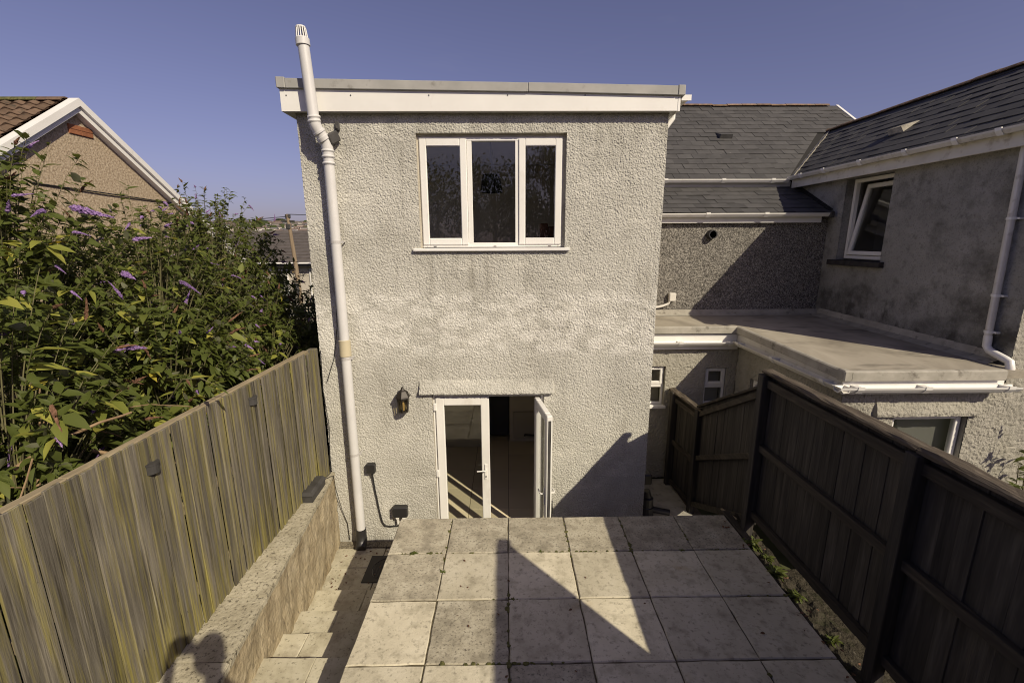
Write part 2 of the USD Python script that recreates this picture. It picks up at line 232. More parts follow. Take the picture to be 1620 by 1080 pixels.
K['skin'] = plain('skin', (.42, .27, .20), .6, .3)
K['cloth_dark'] = plain('cloth_dark', (.04, .045, .06), .9, .1)
K['hair'] = plain('hair', (.03, .022, .016), .8, .2)
def town(name, c): return plain(name, c, .9, .1)
for i, c in enumerate([(.66, .62, .55), (.56, .50, .42), (.75, .73, .69), (.42, .36, .30), (.62, .55, .46)]): K[f'town_wall{i}'] = town(f'town_wall{i}', c)
for i, c in enumerate([(.15, .13, .115), (.13, .125, .125), (.17, .125, .105)]): K[f'town_roof{i}'] = town(f'town_roof{i}', c)
K['far_green'] = mat('far_green', [(0.3, (.03, .042, .016)), (0.7, (.065, .075, .03))], scale=.12, rough=.95, spec=.1)

def glassmat(name, tint=(1, 1, 1), boost=1.0):
    return usdkit.material(stage, '/World/Looks/'+name, {'t': ('transparent_bsdf', {'color': tint}), 'g': ('glossy_bsdf', {'roughness': 0.0, 'color': (.95, .95, .95)}), 'f': ('layer_weight', {'blend': .5}), 'p': ('math', {'math_type': 'power', 'value2': 5.0}), 'a': ('math', {'math_type': 'multiply_add', 'value2': .95, 'value3': .042}),
        'm': ('math', {'math_type': 'multiply', 'value2': boost, 'use_clamp': True}), 'x': ('mix_closure', {})}, [('f.facing', 'p.value1'), ('p.value', 'a.value1'), ('a.value', 'm.value1'), ('m.value', 'x.fac'), ('t.BSDF', 'x.closure1'), ('g.BSDF', 'x.closure2')], surface='x.closure')
K['glass'] = glassmat('glass', (.90, .91, .895), 1.25)       # two faces, each reflecting like one sheet of a double glazed pane
K['lamp_glass'] = glassmat('lamp_glass', (.85, .8, .65), 1.0)

def leafmat(name, ramp, under, trans=0.38):
    return usdkit.material(stage, '/World/Looks/'+name, {'g': ('geometry', {}), 'rp': ('rgb_ramp', {'ramp': ramp}), 'mx': ('mix', {'color2': under}), 'bf': ('math', {'math_type': 'multiply', 'value2': 0.8}),
        'b': ('principled_bsdf', {'roughness': .55, 'specular_ior_level': .3}), 't': ('translucent_bsdf', {}), 'hs': ('hsv', {'hue': .48, 'saturation': 1.1, 'value': 1.5, 'fac': 1.0}), 'x': ('mix_closure', {'fac': trans})},
        [('g.random_per_island', 'rp.fac'), ('g.backfacing', 'bf.value1'), ('bf.value', 'mx.fac'), ('rp.color', 'mx.color1'), ('mx.color', 'b.base_color'), ('rp.color', 'hs.color'), ('hs.color', 't.color'), ('b.BSDF', 'x.closure1'), ('t.BSDF', 'x.closure2')], surface='x.closure')
LEAF = [(0, (.085, .105, .022)), (0.3, (.165, .185, .038)), (0.6, (.265, .275, .055)), (0.9, (.36, .345, .07)), (0.97, (.42, .35, .05)), (1, (.42, .35, .06))]
K['leaf'] = leafmat('leaf', LEAF, (.20, .20, .13))
K['leaf_one'] = usdkit.material(stage, '/World/Looks/leaf_one', {'oi': ('object_info', {}), 'g': ('geometry', {}), 'rp': ('rgb_ramp', {'ramp': LEAF}), 'mx': ('mix', {'color2': (.20, .20, .13)}), 'bf': ('math', {'math_type': 'multiply', 'value2': 0.8}),
        'b': ('principled_bsdf', {'roughness': .55, 'specular_ior_level': .3}), 't': ('translucent_bsdf', {}), 'hs': ('hsv', {'hue': .48, 'saturation': 1.1, 'value': 1.5, 'fac': 1.0}), 'x': ('mix_closure', {'fac': .38})},
        [('oi.random', 'rp.fac'), ('g.backfacing', 'bf.value1'), ('bf.value', 'mx.fac'), ('rp.color', 'mx.color1'), ('mx.color', 'b.base_color'), ('rp.color', 'hs.color'), ('hs.color', 't.color'), ('b.BSDF', 'x.closure1'), ('t.BSDF', 'x.closure2')], surface='x.closure')
K['tree_leaf'] = leafmat('tree_leaf', [(0, (.03, .042, .012)), (0.6, (.055, .07, .02)), (1, (.09, .10, .03))], (.09, .10, .05))
K['stem'] = mat('stem', [(0.3, (.16, .10, .055)), (0.7, (.30, .21, .12))], scale=12, rough=.85)
K['stem_green'] = mat('stem_green', [(0.3, (.07, .065, .028)), (0.7, (.15, .135, .065))], scale=12, rough=.85)
K['bark'] = mat('bark', [(0.3, (.06, .045, .03)), (0.7, (.13, .10, .07))], scale=12, rough=.9)
K['flower'] = mat('flower', [(0.3, (.07, .04, .12)), (0.5, (.18, .105, .25)), (0.7, (.36, .26, .40))], scale=110, detail=3, rough=.9, spec=.1, vary=.25)
K['flower_brown'] = mat('flower_brown', [(0.3, (.08, .042, .025)), (0.7, (.17, .095, .06))], scale=60, detail=2, rough=.95, spec=.1, vary=.2)
# ---------------------------------------------------------------- ground and terrain
rng = np.random.default_rng(7)
def terrain():
    ys = np.concatenate([np.linspace(-60, 40, 41), np.linspace(50, 420, 20), np.linspace(440, 900, 24), [1200, 2500, 4500]])
    xs = np.concatenate([[-4500, -2500], np.linspace(-1300, 700, 60), [2000, 4500]])
    X, Y = np.meshgrid(xs, ys, indexing='ij')
    z = np.interp(Y, [-60, 8, 14, 22, 60, 200, 380, 430, 640, 760, 900, 4500], [-1.1, -1.1, -1.15, -1.2, -8, -16, -8, 2, 27, 31, 24, 10])
    P = np.stack([X, Y, X*0], -1); z = z+np.where(Y > 430, (meshkit.fbm(P/160.0, 3, 5)-.5)*16, 0)+np.where(Y > 1000, 4, 0)
    P[..., 2] = z; return quadgrid(P)
tv, tf = terrain(); struct('ground', MB().add(tv, tf).done(), K['ground'], label='rough ground running down and up to the far hillside', smooth=True)
m = MB(); m.box((-9, -20, -1.1), (-2.62, 9, -.25)); struct('neighbour_garden', m, K['soil'], label='bare dark garden soil beyond the left fence under the shrubs')
m = MB(); m.box((2.60, -6, -1.1), (5.65, 4.8, -1.0)); struct('neighbour_yard', m, K['soil'], label='neighbouring yard behind the right fence')
m = MB(); m.box((-2.58, -22, -1.05), (2.50, .55, 1.30)); struct('upper_terrace', m, K['soil'], label='raised upper garden the photograph is taken from')

# patio: joint bed, retaining block, slabs
patio = thing('patio', 'raised patio of large pale square slabs', 'patio', kind='structure'); patio.ClearCustomDataByKey('category')
m = MB(); m.box((-1.165, .56, -1.04), (2.40, 4.435, -.012)); obj('bed', m, K['joint'], patio)
gx = [-1.19, -.615, 0.0, .61, 1.225, 1.845, 2.42]; gy = [4.462, 3.885, 3.29, 2.688, 2.08, 1.47, .86, .56]
def worn_slab(x0, x1, y0, y1, z, th, r, n=7, jit=.006):
    """a concrete flag with uneven edges and a faintly dished top"""
    g = .0035; x0 += g+r.uniform(0, .003); x1 -= g+r.uniform(0, .003); y0 += g+r.uniform(0, .003); y1 -= g+r.uniform(0, .003)
    t = np.linspace(0, 1, n); per = [(x0+(x1-x0)*k, y0) for k in t[:-1]]+[(x1, y0+(y1-y0)*k) for k in t[:-1]]+[(x1-(x1-x0)*k, y1) for k in t[:-1]]+[(x0, y1-(y1-y0)*k) for k in t[:-1]]
    per = np.array(per)+r.normal(0, jit*.35, (len(per), 2)); c = per.mean(0); ins = c+(per-c)*(1-.007/(.5*max(x1-x0, .2)))
    tilt = r.normal(0, .0028, 2); zz = z+r.normal(0, .0015); top = lambda p: zz+(p-c)@tilt
    N = len(per); v = np.vstack([np.c_[per, np.full(N, z-th)], np.c_[per, top(per)-.007], np.c_[ins, top(ins)], [[c[0], c[1], zz]]]); f = []
    for i in range(N):
        j = (i+1) % N; f += [[i, j, N+j], [i, N+j, N+i], [N+i, N+j, 2*N+j], [N+i, 2*N+j, 2*N+i], [2*N+i, 2*N+j, 3*N]]
    return trimesh.Trimesh(v, np.array(f), process=False)
r = np.random.default_rng(3)
for j in range(len(gy)-1):
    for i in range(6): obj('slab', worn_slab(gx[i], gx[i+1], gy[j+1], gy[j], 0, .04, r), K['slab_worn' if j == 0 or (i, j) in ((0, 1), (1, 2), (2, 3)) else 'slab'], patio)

# moss and grit lodged in the joints
m = MB(); rj = np.random.default_rng(31); ico = trimesh.creation.icosphere(1, 1.0)
for k in range(620):
    if rj.random() < .5: x, y = rj.choice(gx[1:-1])+rj.normal(0, .004), rj.uniform(.9, 4.44)
    else: x, y = rj.uniform(-1.17, 2.40), rj.choice(gy[1:-2])+rj.normal(0, .004)
    if meshkit.noise(np.array([[x*1.7, y*1.7, 0]]), 4)[0] < .42: continue
    s_ = rj.uniform(.005, .014); m.add(ico.vertices*[s_*rj.uniform(.8, 1.8), s_*rj.uniform(.8, 1.8), s_*.35]*(1+rj.normal(0, .15, (len(ico.vertices), 1)))+[x, y, -.001], ico.faces)
tag(obj('joint_moss', m, K['moss'], patio), kind='stuff')

# sunken passage paving
low = thing('passage_paving', 'sunken strip of pale slabs at the foot of the house wall', 'paving', kind='structure'); low.ClearCustomDataByKey('category')
m = MB(); m.box((-2.42, 4.0, -1.1), (2.9, 7.02, -1.012)); obj('bed', m, K['joint'], low)
lx = [-2.40, -1.63, -1.05, -.45, .15, .75, 1.35, 1.95, 2.75]; ly = [5.30, 4.93, 4.30]
for j in range(2):
    for i in range(len(lx)-1): obj('slab', worn_slab(lx[i], lx[i+1], ly[j+1], ly[j], -1.0, .02, r), K['slab_low'], low)
m = MB(); m.box((1.84, 5.31, -1.05), (2.75, 7.01, -1.002)); obj('alley_concrete', m, K['felt_kerb'], low)
m = MB(); m.box((-2.28, 5.305, -1.06), (1.83, 5.42, -.985)); obj('gravel_strip', m, K['gravel'], low)

# steps
steps = thing('garden_steps', 'flight of pale slab steps climbing beside the patio', 'steps', kind='structure'); steps.ClearCustomDataByKey('category')
nY = [4.38, 3.93, 3.51, 3.12, 2.71, 2.30, 1.9, 1.5, 1.1]; joints = [-1.60, -1.74, -1.86, -1.62, -1.78, -1.6, -1.7, -1.6, -1.7]
m = MB()
for k in range(9):
    z = -1+.15*(k+1); yb = nY[k+1] if k < 8 else .56
    m.box((-2.45, .556, z-.16), (-1.168, nY[k]-.015, z-.035))
    for a, b in ((-2.36, joints[k]), (joints[k], -1.185)): obj('tread', worn_slab(a-.004, b+.004, yb-.04, nY[k]+.018, z, .036, r), K['slab_low'], steps)
obj('riser_block', m, K['concrete_wall'], steps)

# ---------------------------------------------------------------- retaining wall on the left
rw = thing('retaining_wall', 'low rendered retaining wall with pale coping under the left fence', 'wall')
outer = lambda y: np.interp(y, [1.2, 2.55, 3.9, 5.43], [-1.93, -2.0, -2.12, -2.275]); inner = lambda y: np.interp(y, [1.2, 5.43], [-2.62, -2.50])
ys = np.linspace(.7, 5.425, 190); zs = np.linspace(-1.05, .006, 44); Yg, Zg = np.meshgrid(ys, zs, indexing='ij')
nn = meshkit.fbm(np.stack([Yg*9, Zg*5, 0*Yg], -1), 4, 2)-.5
P = np.stack([outer(Yg)-.008+nn*.045, Yg, Zg], -1); v, f = quadgrid(P[::-1]); m = MB().add(v, f)
m.prism([(outer(.7)-.03, .7), (outer(2.55)-.03, 2.55), (outer(3.9)-.03, 3.9), (outer(5.42)-.03, 5.42), (-2.50, 5.42), (-2.62, .7)], -1.05, .004); obj('wall_body', m, K['concrete_wall'], rw)
cj = [5.42, 5.16, 4.58, 3.93, 3.29, 2.68, 2.05, 1.4, .75]
for a, b in zip(cj[1:], cj[:-1]):
    a2, b2 = a+.004, b-.004; n = 7; t = np.linspace(a2, b2, n)
    top = np.concatenate([np.c_[outer(t)+.004+r.normal(0, .004, n), t], np.c_[inner(t[::-1]), t[::-1]]]); m = MB()
    m.prism(top, .006, .05); ins = top.copy(); ins[:n, 0] -= .008; m.prism(ins, .05, .058); obj('coping', m, K['coping'], rw)

# ---------------------------------------------------------------- fences
def fence(name, label, P0, P1, zb, zt, n, board_w, bmat, rmat, rails, posts, cap, faceside, pmat=None, gapj=.003, board_back=0.0, thick=.014, post_w=.09, capmat=None, seed=1, post_top=.02, overlap=False, notch=None):
    """P0 -> P1 ground line of the board faces; faceside = +1/-1: rails and posts stand on that side of the line (left of travel = +1)"""
    t = thing(name, label, 'fence'); P0, P1 = np.array(P0, float), np.array(P1, float); L = np.linalg.norm(P1-P0); d = (P1-P0)/L; nr = np.array([-d[1], d[0]])*faceside; rr = np.random.default_rng(seed)
    zbf = lambda s: zb[0]+(zb[1]-zb[0])*s/L; ztf = lambda s: zt[0]+(zt[1]-zt[0])*s/L
    nb = int(round(L/board_w)); w = L/nb
    def hexa(s0, s1, o0, o1, za0, zb0_, za1, zb1_, b=.003, tw=0.0):
        def T(v):
            s = s0+(s1-s0)*v[:, 0]; o = o0+(o1-o0)*v[:, 1]+tw*(v[:, 0]-.5); lo = za0+(za1-za0)*v[:, 0]; hi = zb0_+(zb1_-zb0_)*v[:, 0]
            xy = P0+np.outer(s, d)+np.outer(o, nr); return np.c_[xy, lo+(hi-lo)*v[:, 2]]
        c = _cpts((0, 0, 0), (1, 1, 1), 0); k = np.array([s1-s0, abs(o1-o0), max(zb0_-za0, .01)]); q = np.array([np.where(np.array(a[:3]) == 1, 1-b/k, b/k) for a in _c]); 
        for i, a in enumerate(_c): q[i, a[3]] = a[a[3]]
        return T(np.clip(q, 0, 1)), CBF
    for i in range(nb):
        s0, s1 = i*w+gapj*rr.uniform(.3, 1.6), (i+1)*w-gapj*rr.uniform(.3, 1.2); e = rr.normal(0, .006); o = rr.normal(0, .0025); tw = .015 if overlap else rr.normal(0, .003)
        v, f = hexa(s0, s1 + (.012 if overlap else .004), -thick+o, o, zbf(s0), ztf(s0)+e, zbf(s1), ztf(s1)+e, .0025, tw)
        obj('board', MB().add(v, f), bmat, t)
    for ri in rails:      # (height fraction or offset from the base, height, depth)
        zo, h, dp = ri[:3]
        edges = [0]+[p for p in posts if 0 < p < L]+[L]
        for a, b in zip(edges[:-1], edges[1:]):
            v, f = hexa(a+.002, b-.002, .004, dp, zbf(a)+zo, zbf(a)+zo+h, zbf(b)+zo, zbf(b)+zo+h, .004); obj('rail', MB().add(v, f), rmat, t)
    for p in posts:
        s0, s1 = p-post_w/2, p+post_w/2; v, f = hexa(s0, s1, .003, post_w+.003, zbf(p)-.25, ztf(p)+post_top, zbf(p)-.25, ztf(p)+post_top, .005); obj('post', MB().add(v, f), pmat or bmat, t)
    if cap:
        z0, h, o0, o1 = cap
        edges = [-.05]+[p for p in posts if .3 < p < L-.3]+[L+.03]
        for a, b in zip(edges[:-1], edges[1:]):
            N = 14; S = np.linspace(a, b-.004, N+1)
            prof = np.array([(o0, 0), (o1, 0), (o1+.004, h*.6), (o1-.012, h), (o0+.012, h*1.05), (o0, h*.6)]); rings = []
            for s in S: rings.append(np.c_[P0+np.outer(np.full(6, s), d)+np.outer(prof[:, 0]+rr.normal(0, .003, 6), nr), ztf(s)+z0+prof[:, 1]+rr.normal(0, .003, 6)])
            v = np.vstack(rings); f = []
            for i in range(N):
                for k in range(6): f.append([i*6+k, i*6+(k+1) % 6, (i+1)*6+(k+1) % 6, (i+1)*6+k])
            mm = MB().add(v, f); mm.f.append(np.array([[0, k+1, k] for k in range(1, 5)])); mm.f.append(np.array([[N*6, N*6+k, N*6+k+1] for k in range(1, 5)])); obj('capping', fixed(mm), capmat or rmat, t)
    return t
# left fence: boards face the patio, rails and posts on the far side
lf = fence('garden_fence', 'weathered grey board fence streaked with yellow algae on the left', (-2.475, .2), (-2.375, 5.26), (.055, .055), (1.742, 1.712), 0, .098, K['board_left'], K['rail_left'],
      [(.25, .08, .045), (.95, .08, .045), (1.605, .07, .065)], [.3, 2.1, 3.9], None, +1, gapj=.0055, overlap=True, thick=.016, seed=4, post_top=-.03)
m = MB(); m.box((-2.405, 5.275, .058), (-2.31, 5.375, 1.735), .006); obj('post', m, K['board_left'], lf)
# right fence, rails and posts towards the patio
fence('yard_fence', 'tall dark brown board fence with rails along the right of the patio', (2.575, 1.0), (2.575, 4.20), (.12, .12), (1.722, 1.722), 0, .102, K['board_dark'], K['rail_dark'],
      [(.06, .075, .05), (.80, .075, .05), (1.47, .08, .045)], [.05, 1.52, 3.19], (.0, .036, -.045, .06), +1, capmat=K['cap_dark'], seed=5, post_top=-.01, gapj=.0008)
fence('stepped_fence', 'dark board fence panel sloping down towards the side alley', (2.600, 4.185), (2.790, 6.06), (.06, -.93), (1.60, .66), 0, .105, K['board_dark'], K['rail_dark'],
      [(.02, .075, .045), (.76, .075, .045), (1.44, .075, .045)], [], (.0, .035, -.045, .055), +1, capmat=K['rail_dark'], seed=6, gapj=.0008)
fence('alley_fence', 'short low dark fence panel at the far end of the side alley', (2.800, 6.05), (2.72, 6.98), (-.98, -.98), (.60, .60), 0, .105, K['board_dark'], K['rail_dark'],
      [(.02, .075, .045), (.72, .075, .045), (1.44, .075, .045)], [.0, .80], (.0, .035, -.045, .06), +1, capmat=K['cap_dark'], seed=8, gapj=.0008)
fence('terrace_fence', 'dark board fence standing on the raised upper garden behind the viewer', (2.575, -6.0), (2.575, .90), (1.25, 1.25), (3.095, 3.095), 0, .15, K['board_dark'], K['rail_dark'],
      [(.2, .08, .05), (1.0, .08, .05), (1.7, .08, .05)], [.2, 2.0, 3.8, 5.6, 6.85], (.0, .04, -.05, .075), +1, capmat=K['cap_dark'], seed=9)
# soil strip right of the patio with a gravel board
m = MB(); X, Y = np.meshgrid(np.linspace(2.405, 2.62, 10), np.linspace(.6, 4.5, 120), indexing='ij'); Z = -.035+(meshkit.fbm(np.stack([X*14, Y*14, 0*X], -1), 4, 3)-.5)*.09; v, f = quadgrid(np.stack([X, Y, Z], -1)); m.add(v, f); m.box((2.41, .6, -1.05), (2.60, 4.47, -.09)); struct('soil_strip', m, K['soil'], label='narrow strip of dry soil between the patio slabs and the dark fence')

# ---------------------------------------------------------------- the house
D = 5.43
house = thing('house', 'two storey pebble dashed rear wing with a flat roof and white windows', 'house')
def rough_wall(U, V, holes, to, step, amp, seed, extra=None, flip=False, scale=34.0):
    us = np.unique(np.round(np.concatenate([np.arange(U[0], U[1], step), [U[1]]]+[[h[0], h[1]] for h in holes]), 4)); vs = np.unique(np.round(np.concatenate([np.arange(V[0], V[1], step), [V[1]]]+[[h[2], h[3]] for h in holes]), 4))
    A, B = np.meshgrid(us, vs, indexing='ij'); P = np.stack([A, B, 0*A], -1)
    sp_ = max(.0128, step*1.65); g2 = np.random.default_rng(seed); area = (U[1]-U[0])*(V[1]-V[0]); npt = int(area/sp_**2*1.15)
    pts = np.c_[g2.uniform(U[0], U[1], npt), g2.uniform(V[0], V[1], npt)]; amp_ = g2.uniform(.35, 1.0, npt); rad = sp_*g2.uniform(.6, 1.05, npt)
    dd, ii = cKDTree(pts).query(P[..., :2].reshape(-1, 2), k=3); bb = np.clip(1-(dd/rad[ii])**2, 0, 1)*amp_[ii]
    n1 = bb.max(1).reshape(A.shape); n2 = meshkit.fbm(P*9.0+3.3, 3, seed); n3 = meshkit.noise(P*2.3, seed+2)
    h = amp*(n1*(.45+.9*n2)-.45)+.006*(n3-.5)+g2.normal(0, min(step*.14, .0016), A.shape)
    if extra is not None: h = h+extra(A, B)
    W = to(A, B, h); v, f = quadgrid(W); n, mm = A.shape; ca, cb = (A[:-1, :-1]+A[1:, 1:])/2, (B[:-1, :-1]+B[1:, 1:])/2; keep = np.ones(ca.shape, bool)
    for q in holes: keep &= ~((ca > q[0]) & (ca < q[1]) & (cb > q[2]) & (cb < q[3]))
    f = f[keep.ravel()]; f = f[:, ::-1] if flip else f
    return trimesh.Trimesh(v, np.vstack([f[:, [0, 1, 2]], f[:, [0, 2, 3]]]), process=False)
WIN = (-1.003, .695, 2.895, 4.18); DOOR = (-.95, .47, -1.0, 1.123)
def bell(A, B): 
    k = np.clip((1.30-B)/.16, 0, 1)*.06; e = np.clip(np.minimum(A-(-1.118), .598-A)/.015+.35*(1-np.clip((1.3-B)/.16, 0, 1))*-2, 0, 1)
    return np.where((B >= 1.1229) & (B < 1.30), k*e, 0)
obj('front_wall', rough_wall((-2.31, 1.83), (-.925, 4.42), [WIN, DOOR], lambda a, b, h: np.stack([a, D-h, b], -1), .0076, .0115, 11, bell), K['roughcast'], house)
m = MB()      # masonry behind the roughcast, with the openings' reveals
for x0, x1, z0, z1 in ((-2.305, DOOR[0], -1.05, 1.60), (DOOR[1], 1.825, -1.05, 1.60), (DOOR[0], DOOR[1], DOOR[3], 1.60), (-2.305, 1.825, 1.60, WIN[2]), (-2.305, WIN[0], WIN[2], WIN[3]), (WIN[1], 1.825, WIN[2], WIN[3]), (-2.305, 1.825, WIN[3], 4.42)):
    m.box((x0, D+.012, z0), (x1, D+.28, z1))

for y0_, y1_, z0_, z1_ in ((D+.28, 5.85, -1.05, 4.42), (8.85, 9.2, -1.05, 4.42), (5.85, 8.85, -1.05, -.95), (5.85, 8.85, 1.50, 1.95), (5.85, 8.85, 4.30, 4.42)): m.box((-2.305, y0_, z0_), (-2.06, y1_, z1_))   # two window openings in the garden side
m.box((1.58, D+.28, -1.05), (1.825, 9.2, 4.42)); m.box((-2.06, 9.0, -1.05), (1.58, 9.2, 4.42)); obj('masonry', m, K['render_band'], house)
m = MB(); m.box((-2.06, D+.28, 1.62), (1.58, 9.0, 1.80)); obj('upper_floor', m, K['room_dark'], house)
m = MB(); m.box((-2.305, D+.02, 4.38), (1.825, 9.2, 4.46)); obj('ceiling', m, K['room_wall'], house)
def quad_x(x0, x1, y0, y1, zl, zr, b=.004):   # box whose bottom and top heights differ from left to right: zl, zr = (lo, hi)
    def T(v):
        t = (v[:, 0]-x0)/(x1-x0); k = v[:, 2]; return np.c_[v[:, :2], (zl[0]+(zr[0]-zl[0])*t)*(1-k)+(zl[1]+(zr[1]-zl[1])*t)*k]
    v = _cpts((x0, y0, 0), (x1, y1, 1), 0).astype(float)
    for i, a in enumerate(_c):
        for ax in range(2):
            if a[3] != ax: v[i, ax] += b*(1 if a[ax] == 0 else -1)
        if a[3] != 2: v[i, 2] += .04*(1 if a[2] == 0 else -1)
    return T(v), CBF
roof = obj('flat_roof', MB().add(*quad_x(-2.40, 1.92, 5.34, 9.3, (4.46, 4.675), (4.46, 4.595))), K['roof_felt'], house)
obj('fascia', MB().box((-2.418, 5.33, 4.376), (1.885, 5.35, 4.63), .002), K['pvc'], house)
m = MB(); m.box((1.886, 5.327, 4.372), (1.913, 5.36, 4.615), .002); m.box((-2.420, 5.351, 4.378), (-2.40, 9.2, 4.63)); m.box((1.892, 5.361, 4.378), (1.912, 9.2, 4.60)); obj('fascia_return', m, K['pvc'], house)
m = MB(); m.box((-2.40, 5.351, 4.380), (1.89, 5.428, 4.392)); m.box((-2.40, 5.43, 4.380), (-2.325, 9.2, 4.392)); m.box((1.845, 5.43, 4.380), (1.89, 9.2, 4.392)); obj('soffit', m, K['pvc_grey'], house)
obj('roof_trim', MB().add(*quad_x(-2.34, .25, 5.30, 5.39, (4.600, 4.697), (4.562, 4.652), .006)), K['trim'], house); obj('roof_trim', MB().add(*quad_x(.252, 1.87, 5.30, 5.39, (4.565, 4.655), (4.528, 4.622), .006)), K['trim'], house)
m = MB().add(*quad_x(-2.436, -2.341, 5.296, 5.40, (4.603, 4.712), (4.600, 4.708), .008)); m.box((-2.436, 5.402, 4.60), (-2.39, 9.3, 4.71), .004); obj('trim_corner', m, K['trim'], house)
m = MB().add(*quad_x(1.872, 1.952, 5.296, 5.40, (4.527, 4.630), (4.525, 4.628), .008)); m.box((1.90, 5.402, 4.525), (1.952, 9.3, 4.628), .004); obj('trim_corner', m, K['trim'], house)
m = MB()
for x in (-2.35, -1.66, -.82, .03, .87, 1.72): m.tube([(x, 5.332, 4.535), (x, 5.326, 4.535)], .007, 8)
obj('fixing_cap', m, K['dark_plastic'], house)
gut = [(.0, 0), (.02, -.055), (.08, -.06), (.115, -.02), (.12, .0), (.112, .0), (.1, -.018), (.075, -.05), (.025, -.047), (.008, 0)]
obj('side_gutter', MB().sweep(gut, (1.925, 5.36, 4.545), (1.925, 9.2, 4.535), (1, 0, 0)).box((1.93, 5.352, 4.486), (2.04, 5.362, 4.545), .002), K['pvc'], house)
obj('gutter_outlet', MB().tube([(1.985, 5.75, 4.49), (1.985, 5.75, 4.40), (1.90, 5.74, 4.29), (1.868, 5.73, 4.24), (1.868, 5.73, 3.2)], .03, 10), K['pvc'], house)

def frame(m, axis, u0, u1, v0, v1, w, d0, d1, b=.006, wb=None):
    """a rectangular frame with members w wide; axis 'y': u = x, v = z, depth = y; axis 'x': u = y, v = z, depth = x"""
    wb = wb or w
    def bx(a0, a1, c0, c1):
        m.box((a0, d0, c0), (a1, d1, c1), b) if axis == 'y' else m.box((d0, a0, c0), (d1, a1, c1), b)
    bx(u0, u0+w, v0, v1); bx(u1-w, u1, v0, v1); bx(u0+w-.001, u1-w+.001, v1-w, v1); bx(u0+w-.001, u1-w+.001, v0, v0+wb); return m
def pane(u0, u1, v0, v1, d, axis='y'):
    return MB().box((u0, d, v0), (u1, d+.004, v1)) if axis == 'y' else MB().box((d, u0, v0), (d+.004, u1, v1))
w = group_part('window', house); y0 = D+.055       # upper three light window
m = MB(); frame(m, 'y', -.985, .662, 2.925, 4.150, .045, y0, y0+.06, wb=.055); m.box((-.440, y0, 2.98), (-.385, y0+.06, 4.106), .004); m.box((.112, y0, 2.98), (.150, y0+.06, 4.106), .004); obj('frame', m, K['pvc'], w)
for a, b in ((-.978, -.442), (.152, .650)): obj('sash', frame(MB(), 'y', a, b, 2.955, 4.128, .078, y0-.018, y0+.03, .008), K['pvc'], w)
for a, b, c, d_, dd in ((-.905, -.515, 3.03, 4.055, .005), (-.384, .111, 2.98, 4.106, .03), (.228, .574, 3.03, 4.055, .005)): obj('pane', pane(a, b, c, d_, y0+dd), K['glass'], w)
obj('sill', MB().box((-1.088, D-.045, 2.882), (.748, D+.06, 2.918), .006), K['pvc'], w)
m = MB()
for x in (-.84, -.13, .52): m.box((x-.016, D-.002+.055-.003, 2.934), (x+.016, D+.054, 2.941))
obj('drain_slot', m, K['dark_plastic'], w)
m = MB()
for x0, x1 in ((WIN[0]-.0, -.987), (.664, WIN[1])): m.box((x0, D+.06, 2.92), (x1, D+.075, 4.18))
m.box((-.986, D+.062, 4.152), (.663, D+.074, 4.18)); obj('sealant', m, K['render_band'], w)
# french doors
dr = group_part('door_frame', house); y0 = D+.04
m = MB(); m.box((-.948, y0, -.99), (-.921, y0+.065, 1.118), .004); m.box((.432, y0, -.99), (.468, y0+.065, 1.118), .004); m.box((-.920, y0, 1.062), (.431, y0+.065, 1.118), .004); m.box((-.920, y0, -.995), (.431, y0+.065, -.955), .004); obj('frame', m, K['pvc'], dr)
dl = group_part('door', house)
obj('leaf', frame(MB(), 'y', -.917, -.232, -.95, 1.056, .108, y0-.022, y0+.045, .008), K['pvc'], dl); obj('pane', pane(-.81, -.339, -.843, .949, y0+.01), K['glass'], dl)
def lever(m, p, sx, ny): 
    p = np.array(p); m.box(p+[-.016, min(0, ny*.012), -.11], p+[.016, max(0, ny*.012), .11], .004); m.tube([p+[0, ny*.01, .035], p+[0, ny*.05, .035]], .009, 8); m.tube([p+[0, ny*.05, .035], p+[sx*.03, ny*.055, .037], p+[sx*.115, ny*.052, .030]], [.010, .009, .008], 8)
m = MB(); lever(m, (-.286, y0-.022, .02), -1, -1); obj('handle', m, K['white_bits'], dl)
m = MB(); m.tube([(-.286, y0-.036, -.045), (-.286, y0-.022, -.045)], .011, 10); obj('lock_barrel', m, K['black_plastic'], dl)
m = MB()
for z in (.93, .0, -.85): m.box((-.945, y0-.035, z-.05), (-.905, y0-.006, z+.05), .006)
obj('hinge', m, K['white_bits'], dl)
obj('edge_seal', MB().box((-.9205, y0+.002, -.95), (-.9175, y0+.03, 1.055)), K['black_plastic'], dl)
do = group_part('door', house); tag(do, 'right hand glazed door leaf swung open outwards')
ang = math.radians(-81); hp = np.array([.415, y0-.02])
def TO(v):   # local: u along the leaf from the hinge, y thickness
    c, s = math.cos(ang), math.sin(ang); return np.c_[hp[0]+v[:, 0]*c-v[:, 1]*s, hp[1]+v[:, 0]*s+v[:, 1]*c, v[:, 2]]
m = frame(MB(), 'y', 0, .66, -.95, 1.056, .105, -.068, 0, .008); mm = MB(); [mm.add(TO(v), f) for v, f in [(m.done().vertices, m.done().faces)]]; obj('leaf', mm, K['pvc'], do)
m = pane(.1, .56, -.85, .955, -.036); mm = MB().add(TO(m.done().vertices), m.done().faces); obj('pane', mm, K['glass'], do)
m = MB(); lever(m, (.60, 0, .02), -1, 1); lever(m, (.60, -.068, .02), -1, -1); mm = MB().add(TO(m.done().vertices), m.done().faces); obj('handle', mm, K['white_bits'], do)
m = MB(); m.box((.662, -.05, -.9), (.665, -.018, 1.0)); mm = MB().add(TO(m.done().vertices), m.done().faces); obj('lock_strip', mm, K['dark_plastic'], do)
